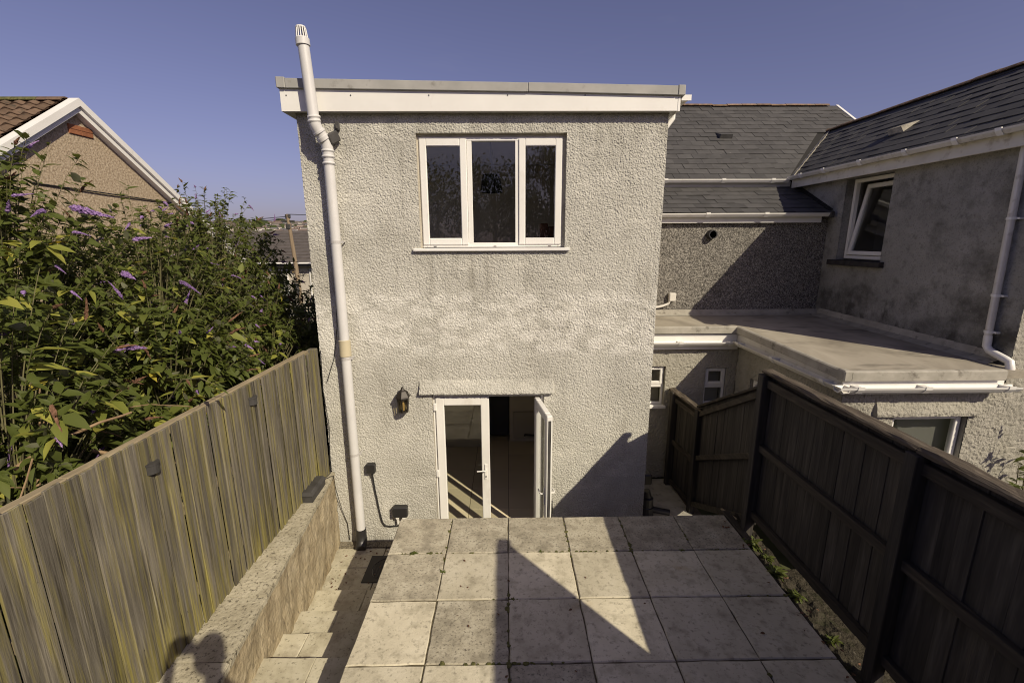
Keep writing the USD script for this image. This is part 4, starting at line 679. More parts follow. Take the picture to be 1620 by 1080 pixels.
# ---------------------------------------------------------------- flat roofed extension
ext = thing('flat_roof_extension', 'low rendered extension with a worn flat felt roof and white gutters', 'extension')
zd = lambda y: 1.592+(y-4.62)*.0225
m = MB(); m.prism([(3.64, 4.60), (X4-.01, 4.60), (X4-.01, Y3-.01), (1.84, Y3-.01), (1.84, 6.93), (3.64, 6.93)], -.07, 0, lambda v: np.c_[v[:, :2], v[:, 2]+zd(v[:, 1])]); obj('roof_deck', fixed(m), K['roof_felt'], ext)
def kerb(p0, p1, nrm, h0=-.085, h1=.022, w_=.085):
    p0, p1, nrm = map(lambda q: np.array(q, float), (p0, p1, nrm)); m_ = MB(); N = 10
    for k in range(N):
        a, b = p0+(p1-p0)*k/N, p0+(p1-p0)*(k+1)/N; j = .004*math.sin(k*2.1)
        v = []
        for q in (a, b):
            for o, h in ((0, h0), (0.004, h1-.012), (.018, h1), (-w_*.6+.0, h1+.003), (-w_, 0.002)): v.append([*(q+nrm*(o if o <= 0 else .0)), zd(q[1])+h] if o <= 0 else [*(q+nrm*0), zd(q[1])+h])
        v = np.array(v); v[[2, 7], :2] -= nrm*.018
        m_.add(v, [[0, 5, 6, 1], [1, 6, 7, 2], [2, 7, 8, 3], [3, 8, 9, 4]])
    return m_
obj('kerb', kerb((3.715, 4.588), (5.40, 4.588), (0, -1)), K['felt_kerb'], ext); obj('kerb', kerb((3.628, 6.92), (3.628, 4.70), (-1, 0)), K['felt_kerb'], ext); obj('kerb', kerb((1.84, 6.918), (3.64, 6.918), (0, -1)), K['felt_kerb'], ext)
m = MB(); m.box((3.618, 4.578, 1.50), (3.712, 4.70, 1.625), .012); obj('kerb_corner', m, K['felt_kerb'], ext)
m = MB()
for a in np.linspace(0, 1, 12)[:-1]: y = 4.9+a*3.1; m.add(np.array([(X4-.16, y, zd(y)+.003), (X4-.16, y+.285, zd(y+.285)+.003), (X4-.03, y+.285, zd(y)+.045), (X4-.03, y, zd(y)+.045), (X4-.004, y, zd(y)+.13), (X4-.004, y+.285, zd(y)+.13)]), [[0, 1, 2, 3], [3, 2, 5, 4]])
m.add(np.array([(1.84, Y3-.14, zd(8)+.004), (X4, Y3-.14, zd(8)+.004), (X4, Y3-.03, zd(8)+.03), (1.84, Y3-.03, zd(8)+.03), (1.84, Y3-.022, zd(8)+.10), (X4, Y3-.022, zd(8)+.10)]), [[0, 1, 2, 3], [3, 2, 5, 4]]); obj('upstand', m, K['felt_kerb'], ext)
F1, F2 = (4.20, 5.06, .58, 1.10), None
obj('front_wall', rough_wall((3.76, X4), (-1.0, 1.42), [(4.385, 5.245, .44, 1.052)], lambda a, b, h: np.stack([a, 4.74-h, b], -1), .014, .014, 51, lambda A, B: np.where((B > 1.0519) & (B < 1.24) & (A > 4.15) & (A < 5.35), np.clip((1.24-B)/.15, 0, 1)*.05, 0), scale=30), K['wall_dirty'], ext)
m = MB()
for a0, a1, z0, z1 in ((3.77, 4.385, -1, 1.4), (5.245, X4, -1, 1.4), (4.385, 5.245, -1, .44), (4.385, 5.245, 1.052, 1.4)): m.box((a0, 4.752, z0), (a1, 4.95, z1))
m.box((3.77, 4.95, -1), (3.95, 5.9, 1.4)); m.box((3.77, 5.9, -1), (3.95, 6.60, -.1)); m.box((3.77, 6.6, -1), (3.95, 7.05, 1.4)); m.box((3.77, 5.9, .92), (3.95, 6.60, 1.4)); obj('masonry', m, K['wall_dirty'], ext)
obj('yard_wall', rough_wall((4.75, 7.05), (-1.0, 1.42), [(5.9, 6.60, -.1, .92)], lambda a, b, h: np.stack([3.76-h, a, b], -1), .025, .016, 53, flip=True, scale=30), K['wall_dirty'], ext)
H1, H2 = (2.30, 2.60, .30, .99), (3.26, 3.62, .30, .96)
obj('alley_wall', rough_wall((1.84, 3.76), (-1.0, 1.42), [H1, H2], lambda a, b, h: np.stack([a, Y2-h, b], -1), .016, .014, 55, scale=30), K['wall_dirty'], ext)
m = MB(); b0 = 1.84
for hh in (H1, H2): m.box((b0, Y2+.012, -1), (hh[0], Y2+.25, 1.4)); m.box((hh[0], Y2+.012, -1), (hh[1], Y2+.25, hh[2])); m.box((hh[0], Y2+.012, hh[3]), (hh[1], Y2+.25, 1.4)); b0 = hh[1]
m.box((b0, Y2+.012, -1), (3.76, Y2+.25, 1.4)); m.box((1.84, Y2+.9, -1), (3.9, Y2+.95, 1.4)); obj('alley_masonry', m, K['wall_dirty'], ext)
for hh, in ((H1,), (H2,)):
    w = group_part('window', ext); yy = Y2+.06; zm = hh[2]+(hh[3]-hh[2])*.53
    obj('frame', frame(MB(), 'y', hh[0]+.005, hh[1]-.005, hh[2]+.02, hh[3]-.005, .035, yy, yy+.06), K['pvc'], w); obj('top_sash', frame(MB(), 'y', hh[0]+.02, hh[1]-.02, zm+.005, hh[3]-.02, .052, yy-.015, yy+.03), K['pvc'], w); obj('lower_bar', MB().box((hh[0]+.03, yy-.006, zm-.045), (hh[1]-.03, yy+.04, zm+.004), .004), K['pvc'], w)
    obj('pane', pane(hh[0]+.07, hh[1]-.07, zm+.055, hh[3]-.07, yy+.01), K['glass'], w); obj('pane', pane(hh[0]+.038, hh[1]-.038, hh[2]+.055, zm-.045, yy+.02), K['glass'], w); obj('sill', MB().box((hh[0]-.03, Y2-.04, hh[2]-.03), (hh[1]+.03, Y2+.06, hh[2]+.02), .006), K['pvc'], w)
    obj('blind', MB().box((hh[0], yy+.22, hh[2]-.1), (hh[1], yy+.23, hh[3]+.1)), K['room_dark'], w)
w = group_part('window', ext); yy = 4.74+.06
obj('frame', frame(MB(), 'y', 4.395, 5.235, .455, 1.042, .065, yy, yy+.06), K['pvc'], w); obj('pane', pane(4.455, 5.175, .515, .98, yy+.02), K['glass'], w); obj('sill', MB().box((4.36, 4.70, .41), (5.27, 4.80, .445), .006), K['pvc'], w)
obj('blind', MB().box((4.30, yy+.12, .2), (5.5, yy+.13, 1.4)), K['room_grey'], w); m = MB(); m.tube([(4.54, yy+.08, .70), (4.54, yy+.08, .76), (4.54, yy+.08, .86), (4.54, yy+.08, .92), (4.54, yy+.08, .96)], [.03, .036, .034, .015, .014], 12); solo('window_jar', m, K['black_plastic'], 'dark glass jar on the inside sill of the extension window', 'jar', smooth=40)
w = group_part('door', ext); obj('frame', frame(MB(), 'x', 5.91, 6.59, -.09, .91, .06, 3.80, 3.86), K['pvc'], w); obj('pane', pane(5.97, 6.53, -.03, .85, 3.83, 'x'), K['glass'], w)
obj('fascia', MB().box((3.66, 4.635, 1.345), (5.44, 4.66, 1.505), .003), K['pvc'], ext); obj('fascia', MB().box((3.675, 4.661, 1.345), (3.70, 6.965, 1.535), .003), K['pvc_dirty'], ext); obj('fascia', MB().box((1.84, 6.966, 1.29), (3.70, 6.99, 1.54), .003), K['pvc'], ext)
obj('soffit', MB().box((3.70, 4.662, 1.346), (5.44, 4.735, 1.356)).box((3.701, 4.74, 1.346), (3.755, 6.965, 1.356)).box((1.84, 6.991, 1.292), (3.70, 7.045, 1.302)), K['pvc_grey'], ext)
gutter(ext, (3.55, 4.63, 1.452), (5.52, 4.63, 1.445), (0, -1, 0), joints=(.22, .95, 1.85), mt='pvc'); gutter(ext, (3.672, 4.52, 1.452), (3.672, 6.85, 1.448), (-1, 0, 0), joints=(.3, 1.3, 2.2)); gutter(ext, (1.84, 6.963, 1.43), (3.66, 6.963, 1.43), (0, -1, 0), joints=(.9, 1.7), mt='pvc')
m = MB(); m.box((1.845, 6.80, 1.50), (1.93, 6.90, 1.66), .01); solo('pipe_shoe', m, K['pvc'], 'white plastic pipe shoe at the house corner above the alley gutter', 'pipe')

# ---------------------------------------------------------------- neighbour's house on the left
nh = thing('gabled_house', 'neighbouring house with a sunlit pebble dashed gable and brown tiled roof', 'house')
Xg, ya, za, s1, s2 = -7.5, 8.57, 5.40, .71, .655
def gz(y): return np.where(y < ya, za-(ya-y)*s1, za-(y-ya)*s2)
m = MB(); m.prism([(3.9, -1.2), (3.9, gz(3.9)-.13), (ya, za-.13), (12.9, gz(12.9)-.13), (12.9, -1.2)], 0, 6, lambda v: np.c_[Xg-v[:, 2], v[:, 0], v[:, 1]]); obj('wall', fixed(m), K['gable_dash'], nh)
for nm, off, w_, th_ in (('bargeboard', .115, .115, .12), ('verge_trim', .0, .125, .17)):
    for y0_, y1_ in ((3.6, ya), (ya, 13.2)):
        a = np.array([y0_, float(gz(y0_))+.03-off]); b = np.array([y1_, float(gz(y1_))+.03-off]); m = MB(); m.prism([tuple(a), tuple(b), (b[0], b[1]-w_), (a[0], a[1]-w_)], 0, th_, lambda v: np.c_[Xg+v[:, 2], v[:, 0], v[:, 1]]); obj(nm, fixed(m), K['pvc'], nh)
rf = group_part('roof', nh); m = MB(); m.prism([(3.6, gz(3.6)-.03), (ya, za-.03), (13.2, gz(13.2)-.03), (13.2, gz(13.2)-.13), (ya, za-.13), (3.6, gz(3.6)-.13)], 0, 6.2, lambda v: np.c_[Xg+.05-v[:, 2], v[:, 0], v[:, 1]]); obj('roof_deck', fixed(m), K['brown_tile'], rf)
Vn = norm([0, 1, s1]); Ln = (ya-3.6)*math.hypot(1, s1)
def pan_tiles(parent):
    out = []; rr = np.random.default_rng(12); U = np.array([-1., 0, 0]); N = norm(np.cross(Vn, U)); N = N if N[2] > 0 else -N; P0 = np.array([Xg-.02, 3.6, float(gz(3.6))-.03])
    for j in range(int(Ln/.21)+1):
        for i in range(12):
            us = np.linspace(0, 1, 9); u = (i+us)*.24; prof = .022*np.cos(2*np.pi*us)+.03; ring = []
            v0, v1 = j*.21, min(j*.21+.25, Ln)
            if v1-v0 < .05: continue
            tl = rr.uniform(0, .006)
            for vv, l in ((v0, .028+tl), (v0, .008+tl), (v1, .0)):
                h = prof+l-(.012 if l == .008+tl else 0); ring.append(P0+np.outer(u, U)+vv*Vn+np.outer(h, N))
            v = np.array([ring[1], ring[0], ring[2]]); vv, ff = quadgrid(v); out.append((v0, MB().add(vv, ff)))
    out.sort(key=lambda q: -q[0])
    for k, (a, m_) in enumerate(out):
        if k < 120: obj('tile', m_, K['brown_tile'], parent)
    p = obj('tile_field', trimesh.util.concatenate([m_.done() for a, m_ in out[120:]]), K['brown_tile'], parent); tag(p, kind='stuff')
pan_tiles(rf)
for k in range(12):
    x1 = Xg-.05-k*.42; m = MB(); a = np.linspace(-1.1, 1.1, 8); o = [(ya+.14*math.sin(t), za-.09+.14*math.cos(t)) for t in a]; i_ = [(ya+.12*math.sin(t), za-.09+.12*math.cos(t)) for t in a[::-1]]
    m.prism(o+i_, x1-.41, x1, lambda v: np.c_[v[:, 2], v[:, 0], v[:, 1]]); obj('ridge_tile', fixed(m), K['moss'] if k % 3 else K['brown_tile'], rf)
ab = group_part('air_brick', nh); m = MB(); m.box((Xg-.02, 8.43, 4.84), (Xg+.012, 8.90, 5.00)); obj('surround', m, K['brick'], ab)
for i in range(2):
    for j in range(2): obj('brick', MB().box((Xg+.012, 8.435+i*.232, 4.845+j*.078), (Xg+.022, 8.66+i*.232, 4.917+j*.078), .004), K['brick'], ab)
obj('cable', MB().tube([(Xg+.015, 7.6, 3.93), (Xg+.03, 8.9, 3.90), (Xg+.02, 10.6, 3.86)], .012, 6), K['wire'], nh)

# ---------------------------------------------------------------- bungalow, pole, far town
bg = thing('bungalow', 'single storey house with a long grey tiled roof below the far hillside', 'bungalow')
yb_, ze, zt_ = 24.0, 1.93, 3.58
m = MB(); m.box((-24, 25.0, -1.4), (-7, 31, 1.95)); obj('wall', m, K['far_wall'], bg)
m = MB(); V_ = np.array([0, 4.2, zt_-ze+.05]); nrow = 10
for k in range(nrow):
    t0, t1 = k/nrow, (k+1)/nrow; p, q = np.array([0, 24.6, ze])+V_*t0, np.array([0, 24.6, ze])+V_*t1
    m.add(np.array([(-24.4, p[1], p[2]-.02), (-6.6, p[1], p[2]-.02), (-6.6, p[1]-.01, p[2]+.055), (-24.4, p[1]-.01, p[2]+.055), (-24.4, q[1], q[2]), (-6.6, q[1], q[2])]), [[0, 1, 2, 3], [3, 2, 5, 4]])
m.add(np.array([(-24.4, 28.8, zt_), (-6.6, 28.8, zt_), (-6.6, 33, ze), (-24.4, 33, ze)]), [[0, 1, 2, 3]]); m.prism([(24.6, ze-.03), (28.8, zt_-.03), (33, ze-.03)], 0, 17, lambda v: np.c_[v[:, 2]-24, v[:, 0], v[:, 1]]); p = obj('roof_courses', m, K['far_tile'], bg); tag(p, kind='stuff')
obj('ridge', MB().tube([(-24.4, 28.8, zt_), (-6.6, 28.8, zt_)], .10, 8), K['far_tile'], bg)
obj('gutter', MB().box((-24.4, 24.45, ze-.09), (-6.6, 24.58, ze+.0), .02), K['pvc'], bg); obj('fascia', MB().box((-24.4, 24.59, ze-.22), (-6.6, 24.62, ze-.05)), K['dark_plastic'], bg)
for x0, x1 in ((-13.3, -11.9), (-10.75, -9.4), (-16.8, -15.2)):
    w = group_part('window', bg); obj('frame', frame(frame(MB(), 'y', x0, x1, .1, 1.55, .08, 24.93, 25.02), 'y', x0+.02, x1-.02, .75, 1.5, .06, 24.92, 25.01), K['pvc'], w); obj('pane', MB().box((x0+.05, 24.965, .15), (x1-.05, 24.975, 1.5)), K['glass'], w); obj('blind', MB().box((x0+.05, 24.99, .15), (x1-.05, 24.995, 1.5)), K['room_dark'], w)
obj('alarm_box', MB().box((-11.68, 24.9, 1.35), (-11.4, 24.99, 1.62), .02), K['amber'], bg)
tp = thing('telegraph_pole', 'slightly leaning wooden telegraph pole in front of the bungalow', 'pole', (-9.62, 21.0, 0))
obj('shaft', MB().tube([(.1, 0, -1.5), (0, 0, 1.8), (-.14, 0, 4.2)], [.11, .095, .075], 10), K['pole_wood'], tp); m = MB(); m.box((-.42, -.05, 3.86), (.14, .05, 3.94), .01); m.box((-.22, -.12, 3.55), (-.04, .0, 3.78), .02); m.box((-.24, -.07, 4.02), (-.02, .07, 4.2), .03); obj('head_gear', m, K['dark_plastic'], tp); obj('transformer', MB().tube([(.0, -.18, .6), (.0, -.18, 1.15)], .1, 10), K['dark_plastic'], tp)
def sag(a, b, s, n=14): a, b = np.array(a, float), np.array(b, float); t = np.linspace(0, 1, n)[:, None]; return a+(b-a)*t-np.array([0, 0, s])*(4*t*(1-t))
for k, (q, lb) in enumerate((((-46, 52, 5.6), 'upper overhead wire running left from the telegraph pole'), ((-52, 44, 4.6), 'lower overhead wire running left from the telegraph pole'), ((12, 40, 6.0), 'overhead wire running right from the telegraph pole'))):
    solo('overhead_wire', MB().tube(sag((-9.8, 21, 4.0+.1*k), q, .5), .016, 5), K['wire'], lb, 'wire')
# houses on the far hillside
tvp = trimesh.Trimesh(tv, np.vstack([tf[:, [0, 1, 2]], tf[:, [0, 2, 3]]]), process=False)
from scipy.interpolate import LinearNDInterpolator
_hz = LinearNDInterpolator(tv[:, :2], tv[:, 2]); rr = np.random.default_rng(21); cand = []
for row in range(13):
    Y = 445+row*22; x = -Y*.66+rr.uniform(0, 12)
    while x < -Y*.40:
        cand.append((x+rr.uniform(-2, 2), Y+rr.uniform(-5, 5))); x += rr.uniform(9, 17)
hues = ['cream', 'tan', 'white', 'brown', 'buff']
cand = cand[:230]
town_no = 0
for (x, y) in cand:
    z = float(_hz(x, y)); W_, Dp, Hh = rr.uniform(6.5, 11), rr.uniform(6, 8), rr.uniform(4.5, 5.8); rz = rr.normal(0, .12); k = int(rr.integers(5)); kr = int(rr.integers(3))
    t = thing('hillside_house', f'tiny far off {hues[k]} house with {("brown", "grey", "reddish")[kr]} roof on the hillside', 'house', (x, y, z-.6), rz, f'{hues[k]} far houses with {("brown", "grey", "reddish")[kr]} roofs'); m = MB(); m.box((-W_/2, -Dp/2, -1), (W_/2, Dp/2, Hh)); obj('walls', m, K[f'town_wall{k}'], t)
    m = MB(); m.prism([(-Dp/2-.4, Hh-.1), (0, Hh+1.6), (Dp/2+.4, Hh-.1)], -W_/2-.3, W_/2+.3, lambda v: np.c_[v[:, 2], v[:, 0], v[:, 1]]); obj('roof', m, K[f'town_roof{kr}'], t)
    m = MB()
    for xx2 in np.arange(-W_/2+1.4, W_/2-1, 2.6):
        for zz2 in (1.2, 3.6): m.box((xx2-.6, -Dp/2-.05, zz2-.6), (xx2+.6, -Dp/2+.1, zz2+.6))
    obj('windows', m, K['dark_plastic'], t)
# tree clumps between the far houses
for n_ in range(30):
    Y = rr.uniform(420, 740); x = -Y*rr.uniform(.40, .66); z = float(_hz(x, Y)); R = rr.uniform(3.5, 7)
    t = thing('hillside_tree', 'dark rounded tree among the far hillside houses', 'tree', (x, Y, z-.5), 0, 'trees on the far hillside'); s = trimesh.creation.icosphere(2, 1.0); v = s.vertices; h = meshkit.fbm(v*1.9+n_*3.1, 4, 3); v = v*(.62+.8*h[:, None])*[R*1.25, R, R*.85]+[0, 0, R*.75]; obj('crown', MB().add(v, s.faces), K['far_green'], t); obj('trunk', MB().tube([(0, 0, -1), (0, 0, R*.6)], .4, 6), K['bark'], t)
# ---------------------------------------------------------------- planting
def leaves(base, dirn, size, wid, droop, rr):
    """folded lance leaves: arrays of base points, directions, sizes -> verts (n*8), faces"""
    n = len(base); d = dirn/np.linalg.norm(dirn, axis=1, keepdims=True); up = np.array([.12, -.15, 1.0])+rr.normal(0, .30, (n, 3)); s = np.cross(d, up); s /= np.linalg.norm(s, axis=1, keepdims=True); nn = np.cross(s, d)
    L = size[:, None]; W_ = (size*wid)[:, None]; dz = np.array([0, 0, 1.])*L*droop[:, None]; at = lambda t, o, u: base+d*L*t-dz*t*t*1.4+s*W_*o+nn*W_*u
    v = np.stack([base, at(.30, .5, .14), at(.30, 0, 0), at(.30, -.5, .14), at(.65, .36, .10), at(.65, 0, 0), at(.65, -.36, .10), at(1.0, 0, 0)], 1)
    return v, (np.arange(n)[:, None, None]*8+LF).reshape(-1, 3)
LF = np.array([[0, 1, 2], [0, 2, 3], [1, 4, 5], [1, 5, 2], [2, 5, 6], [2, 6, 3], [4, 7, 5], [5, 7, 6]])
def spike(p, d, L, R, rr, n=12, k=9):
    d = norm(d); t = np.linspace(0, 1, n); bend = norm(np.cross(d, rr.normal(size=3)))*L*.16; pts = p+np.outer(t, d)*L+np.outer(t**2, bend)-np.outer(t**2, [0, 0, L*.16]); rad = R*np.clip(np.minimum(t*6+.3, 1)*(1-t**1.6*.88), .08, 1)
    a = norm(np.cross(d, [0.1, .2, .9])); b = np.cross(d, a); th = np.arange(k)/k*2*np.pi; rings = []
    for i in range(n):
        q = rad[i]*(.55+.85*rr.random(k)); off = (i % 2)*np.pi/k; rings.append(pts[i]+np.outer(q*np.cos(th+off), a)+np.outer(q*np.sin(th+off), b)+d*(rr.random(k)[:, None]-.5)*L/n)
    v = np.vstack(rings+[pts[-1:]+d*.004]); f = []
    for i in range(n-1):
        for j in range(k): A, B = i*k+j, i*k+(j+1) % k; f += [[A, B, B+k], [A, B+k, A+k]]
    for j in range(k): f.append([(n-1)*k+j, (n-1)*k+(j+1) % k, n*k])
    return v, np.array(f)
SH = [  # x, y, rx, ry, top, density, label
    (-4.45, 3.95, 1.15, 1.05, 3.62, 1.25, 'tall buddleia shrub with long lilac flower spikes at the left edge of the view'),
    (-3.35, 2.75, .72, .95, 2.55, 1.2, 'buddleia shrub with bare tan stems right behind the near part of the left fence'),
    (-4.05, 5.15, 1.10, 1.0, 3.15, 1.15, 'buddleia shrub with small purple spikes in front of the pebble dashed gable'),
    (-3.45, 4.35, .78, .95, 2.42, 1.2, 'leafy buddleia shrub with drooping leaves behind the middle of the left fence'),
    (-4.35, 6.75, 1.15, 1.1, 3.42, 1.1, 'broad buddleia shrub below the far end of the gable roof'),
    (-3.40, 6.1, .80, 1.0, 2.15, 1.0, 'lower shrub with brown seed heads behind the far end of the left fence'),
    (-4.5, 8.4, 1.25, 1.1, 2.35, .9, 'loose far shrub with thin shoots in front of the grey tiled bungalow roof'),
    (-3.55, 7.7, .85, 1.0, 2.0, .85, 'dark green shrub close to the left corner of the dashed house'),
    (-5.3, 8.1, 1.0, 1.0, 3.35, .9, 'leafy shrub hiding the foot of the gable where its white verge comes down'),
    (-6.1, 6.3, 1.1, 1.4, 3.0, .6, 'shrub standing against the pebble dashed gable wall')]
def shrub(ix, x, y, rx, ry, top, dens, label):
    rr = np.random.default_rng(100+ix); t = thing('buddleia_shrub', label, 'shrub', (x, y, 0)); zc, rz = top*.50, top*.56
    area = 4*np.pi*((rx*ry)**1.6/3+(rx*rz)**1.6/3+(ry*rz)**1.6/3)**(1/1.6); ns = int(area*24*dens); V, F, n0 = [], [], 0; tips, stems = [], []
    cam_l = CAM-[x, y, 0]
    for _ in range(ns):
        u = norm(rr.normal(size=3)); 
        if u[2] < -.55: continue
        lump = .78+.42*meshkit.fbm((u*2.2+ix*5.1)[None], 3, 9)[0]+(.16*max(0, rr.normal(.0, .5)) if u[2] > .3 else 0)
        tip = np.array([u[0]*rx, u[1]*ry, zc+u[2]*rz])*[lump, lump, 1]; tip[2] = zc+u[2]*rz*lump
        if x+tip[0] > -2.50 and rr.random() > .06: tip[0] = -2.52-x-rr.random()*.2
        if x+tip[0] < -7.3: continue
        base = np.array([u[0]*rx*.42, u[1]*ry*.42, zc+(tip[2]-zc)*.50-.18]); mid = base*.45+tip*.55+np.array([0, 0, .18]); N = 9
        tt = np.linspace(0, 1, N)[:, None]; pts = (1-tt)**2*base+2*tt*(1-tt)*mid+tt**2*tip; pts[:, 2] -= (tt[:, 0]**3)*rr.uniform(-.10, .16)
        stems.append((pts, _)); tips.append((pts[-1], pts[-1]-pts[-3]))
        m_ = rr.integers(22, 34); s = np.sort(rr.uniform(.30, 1.0, m_)); q = np.array([[np.interp(a, tt[:, 0], pts[:, k]) for k in range(3)] for a in s]); ax = norm(pts[-1]-pts[2]); sd = rr.normal(size=(m_, 3)); sd -= np.outer(sd@ax, ax); sd /= np.linalg.norm(sd, axis=1, keepdims=True)
        dr = sd*.9+ax*.55+np.array([0, 0, -.12])+rr.normal(0, .2, (m_, 3)); big = rr.choice([.048, .072, .105, .15], m_, p=[.32, .36, .24, .08])*rr.uniform(.8, 1.15, m_)*(1.15 if y < 5 else .95)
        v, f = leaves(q, dr, big, rr.uniform(.34, .48, 1)[0], rr.uniform(.05, .35, m_), rr); V.append(v); F.append((f, n0)); n0 += len(v)
    V = np.vstack(V); d = np.linalg.norm(V[:, 2]-cam_l, axis=1); size = np.linalg.norm(V[:, 7]-V[:, 0], axis=1); facing = (V[:, 2]/[rx, ry, rz]-np.array([0, 0, zc/rz]))@norm(cam_l-np.array([0, 0, zc]))
    score = size/d*(facing > .35); order = np.argsort(-score); single = 200 if ix < 4 else (60 if ix < 6 else 0)
    lf_ = LF
    for i in order[:single]: obj('leaf', MB().add(V[i], lf_), K['leaf_one'], t, smooth=True)
    rest = order[single:]; F = (np.arange(len(rest))[:, None, None]*8+lf_).reshape(-1, 3); tag(obj('foliage', trimesh.Trimesh(V[rest].reshape(-1, 3), F, process=False), K['leaf'], t, smooth=True), kind='stuff')
    m = MB()
    for k, (pts, _) in enumerate(stems): m.tube(pts[::2], np.linspace(.0055, .002, 5), 4, cap=False)
    for k in range(6): a = rr.uniform(0, 6.28); m.tube([(.12*math.cos(a), .12*math.sin(a), -.3), (.2*math.cos(a), .2*math.sin(a), top*.3), (.45*rx*math.cos(a), .45*ry*math.sin(a), top*.6)], [.035, .026, .014], 6)
    tag(obj('stems', m, K['stem_green'], t), kind='stuff')
    fl, br = [], []
    for (p, dv) in tips:
        a = rr.random(); L = rr.uniform(.07, .18)*(1.1 if y < 4.5 else .8); dv = norm(dv)*.8+np.array([0, 0, rr.uniform(-.75, .25)])+rr.normal(0, .3, 3)
        if a < .13: fl.append((np.linalg.norm(p-cam_l)/L, spike(p, dv, L, rr.uniform(.011, .017)*(1.15 if L > .14 else .9), rr, 16, 8)))
        elif a < .27: br.append((np.linalg.norm(p-cam_l)/L, spike(p, dv, L, .013, rr)))
    for lst, nm, mt in ((fl, 'flower_spike', 'flower'), (br, 'seed_head', 'flower_brown')):
        lst.sort(key=lambda q: q[0]); one = 40 if ix < 6 else 14
        for s_, (v, f) in lst[:one]: obj(nm, MB().add(v, f), K[mt], t)
        if len(lst) > one: tag(obj(nm+'_field', trimesh.util.concatenate([MB().add(v, f).done() for s_, (v, f) in lst[one:]]), K[mt], t), kind='stuff')
    return t
sh = [shrub(i, *a) for i, a in enumerate(SH)]
# bare arching stems in the near shrub and one showy flower
rr = np.random.default_rng(77); t = sh[1]; o = np.array([-3.35, 2.75, 0])
for k in range(34):
    p = np.array([rr.uniform(-3.5, -2.75), rr.uniform(2.2, 4.3), rr.uniform(.5, 1.9)]); dv = norm([rr.uniform(-.2, .8), rr.uniform(-.9, .9), rr.uniform(-.45, .45)]); L = rr.uniform(.35, .9); tt = np.linspace(0, 1, 7); q = p+np.outer(tt, dv)*L+np.outer(tt**2, [0, 0, -rr.uniform(.0, .25)*L])+np.cumsum(rr.normal(0, .012, (7, 3)), 0)
    q[:, 0] = np.minimum(q[:, 0], -2.53); R = rr.choice([.005, .008, .014]); obj('bare_stem', MB().tube(q-o, np.linspace(R, R*.5, 7), 6), K['stem'], t)
for p, dv, L, R, s_i in (((-3.72, 4.05, 3.30), (1.0, .25, -.30), .30, .030, 0), ((-3.60, 4.3, 2.72), (1, .1, -.2), .12, .030, 0), ((-3.30, 4.6, 2.62), (.7, .6, -.5), .2, .02, 3), ((-3.2, 3.7, 2.15), (.8, .2, -.1), .16, .024, 3)):
    v, f = spike(np.array(p)-np.array([SH[s_i][0], SH[s_i][1], 0]), dv, L, R, rr, 26, 14); obj('flower_spike', MB().add(v, f), K['flower'], sh[s_i])
# overhanging sprig that throws its shadow on the left fence
v, f = leaves(np.array([(-2.36, 3.36, 1.96), (-2.34, 3.40, 1.95), (-2.32, 3.34, 1.92), (-2.30, 3.42, 1.93), (-2.27, 3.38, 1.9)])-[SH[3][0], SH[3][1], 0], np.array([(.3, -.8, -.5), (.2, .8, -.5), (.6, -.6, -.4), (.5, .7, -.3), (.8, .1, -.4)]), np.array([.11, .12, .10, .09, .10]), .36, np.array([.2]*5), rr)
obj('sprig', trimesh.Trimesh(v.reshape(-1, 3), f, process=False), K['leaf'], sh[3]); obj('bare_stem', MB().tube(np.array([(-2.75, 3.5, 1.75), (-2.55, 3.42, 1.95), (-2.38, 3.38, 1.97), (-2.26, 3.38, 1.91)])-[SH[3][0], SH[3][1], 0], [.006, .005, .004, .002], 6), K['stem_green'], sh[3])

def weed(name, label, p, n, L, rr, up=.55, grp=None):
    t = thing(name, label, 'weed', p, 0, grp); a = rr.uniform(0, 6.28, n); b = np.c_[rr.normal(0, L*.18, n), rr.normal(0, L*.12, n), np.zeros(n)]; d = np.c_[np.cos(a), np.sin(a), rr.uniform(.1, 2*up, n)]
    v, f = leaves(b, d, rr.uniform(.5, 1.1, n)*L, .30, rr.uniform(.1, .5, n), rr); tag(obj('leaves', trimesh.Trimesh(v.reshape(-1, 3), f, process=False), K['leaf'], t), kind='stuff'); return t
rr = np.random.default_rng(5)
weed('weed', 'small green weed in the patio joint nearest the left corner', (-.93, 3.885, .0), 16, .05, rr)
weed('weed', 'tiny weed where two patio joints cross near the left', (-.615, 3.80, .0), 10, .04, rr); weed('weed', 'tiny weed in the lengthwise joint of the second patio row', (-.61, 3.62, .0), 10, .045, rr)
weed('weed', 'thin weed in the cross joint left of the lit wedge', (.32, 3.89, .0), 14, .035, rr); weed('weed', 'thin weed in the shaded cross joint at the right', (1.72, 3.88, .0), 14, .04, rr)
weed('weed', 'leafy weed tuft in the soil strip at the far end of the dark fence', (2.48, 4.0, -.02), 40, .12, rr); weed('weed', 'biggest weed tuft spilling over the patio edge in the soil strip', (2.47, 3.58, -.02), 60, .13, rr); weed('weed', 'ragged weed tuft halfway between the two largest tufts in the soil strip', (2.52, 3.78, -.02), 34, .08, rr); weed('weed', 'flat weed tuft against the nearest bottom rail of the dark fence', (2.50, 2.86, -.03), 36, .08, rr)
weed('weed', 'low weed tuft nearest the viewer in the soil strip', (2.50, 3.3, -.02), 35, .09, rr)
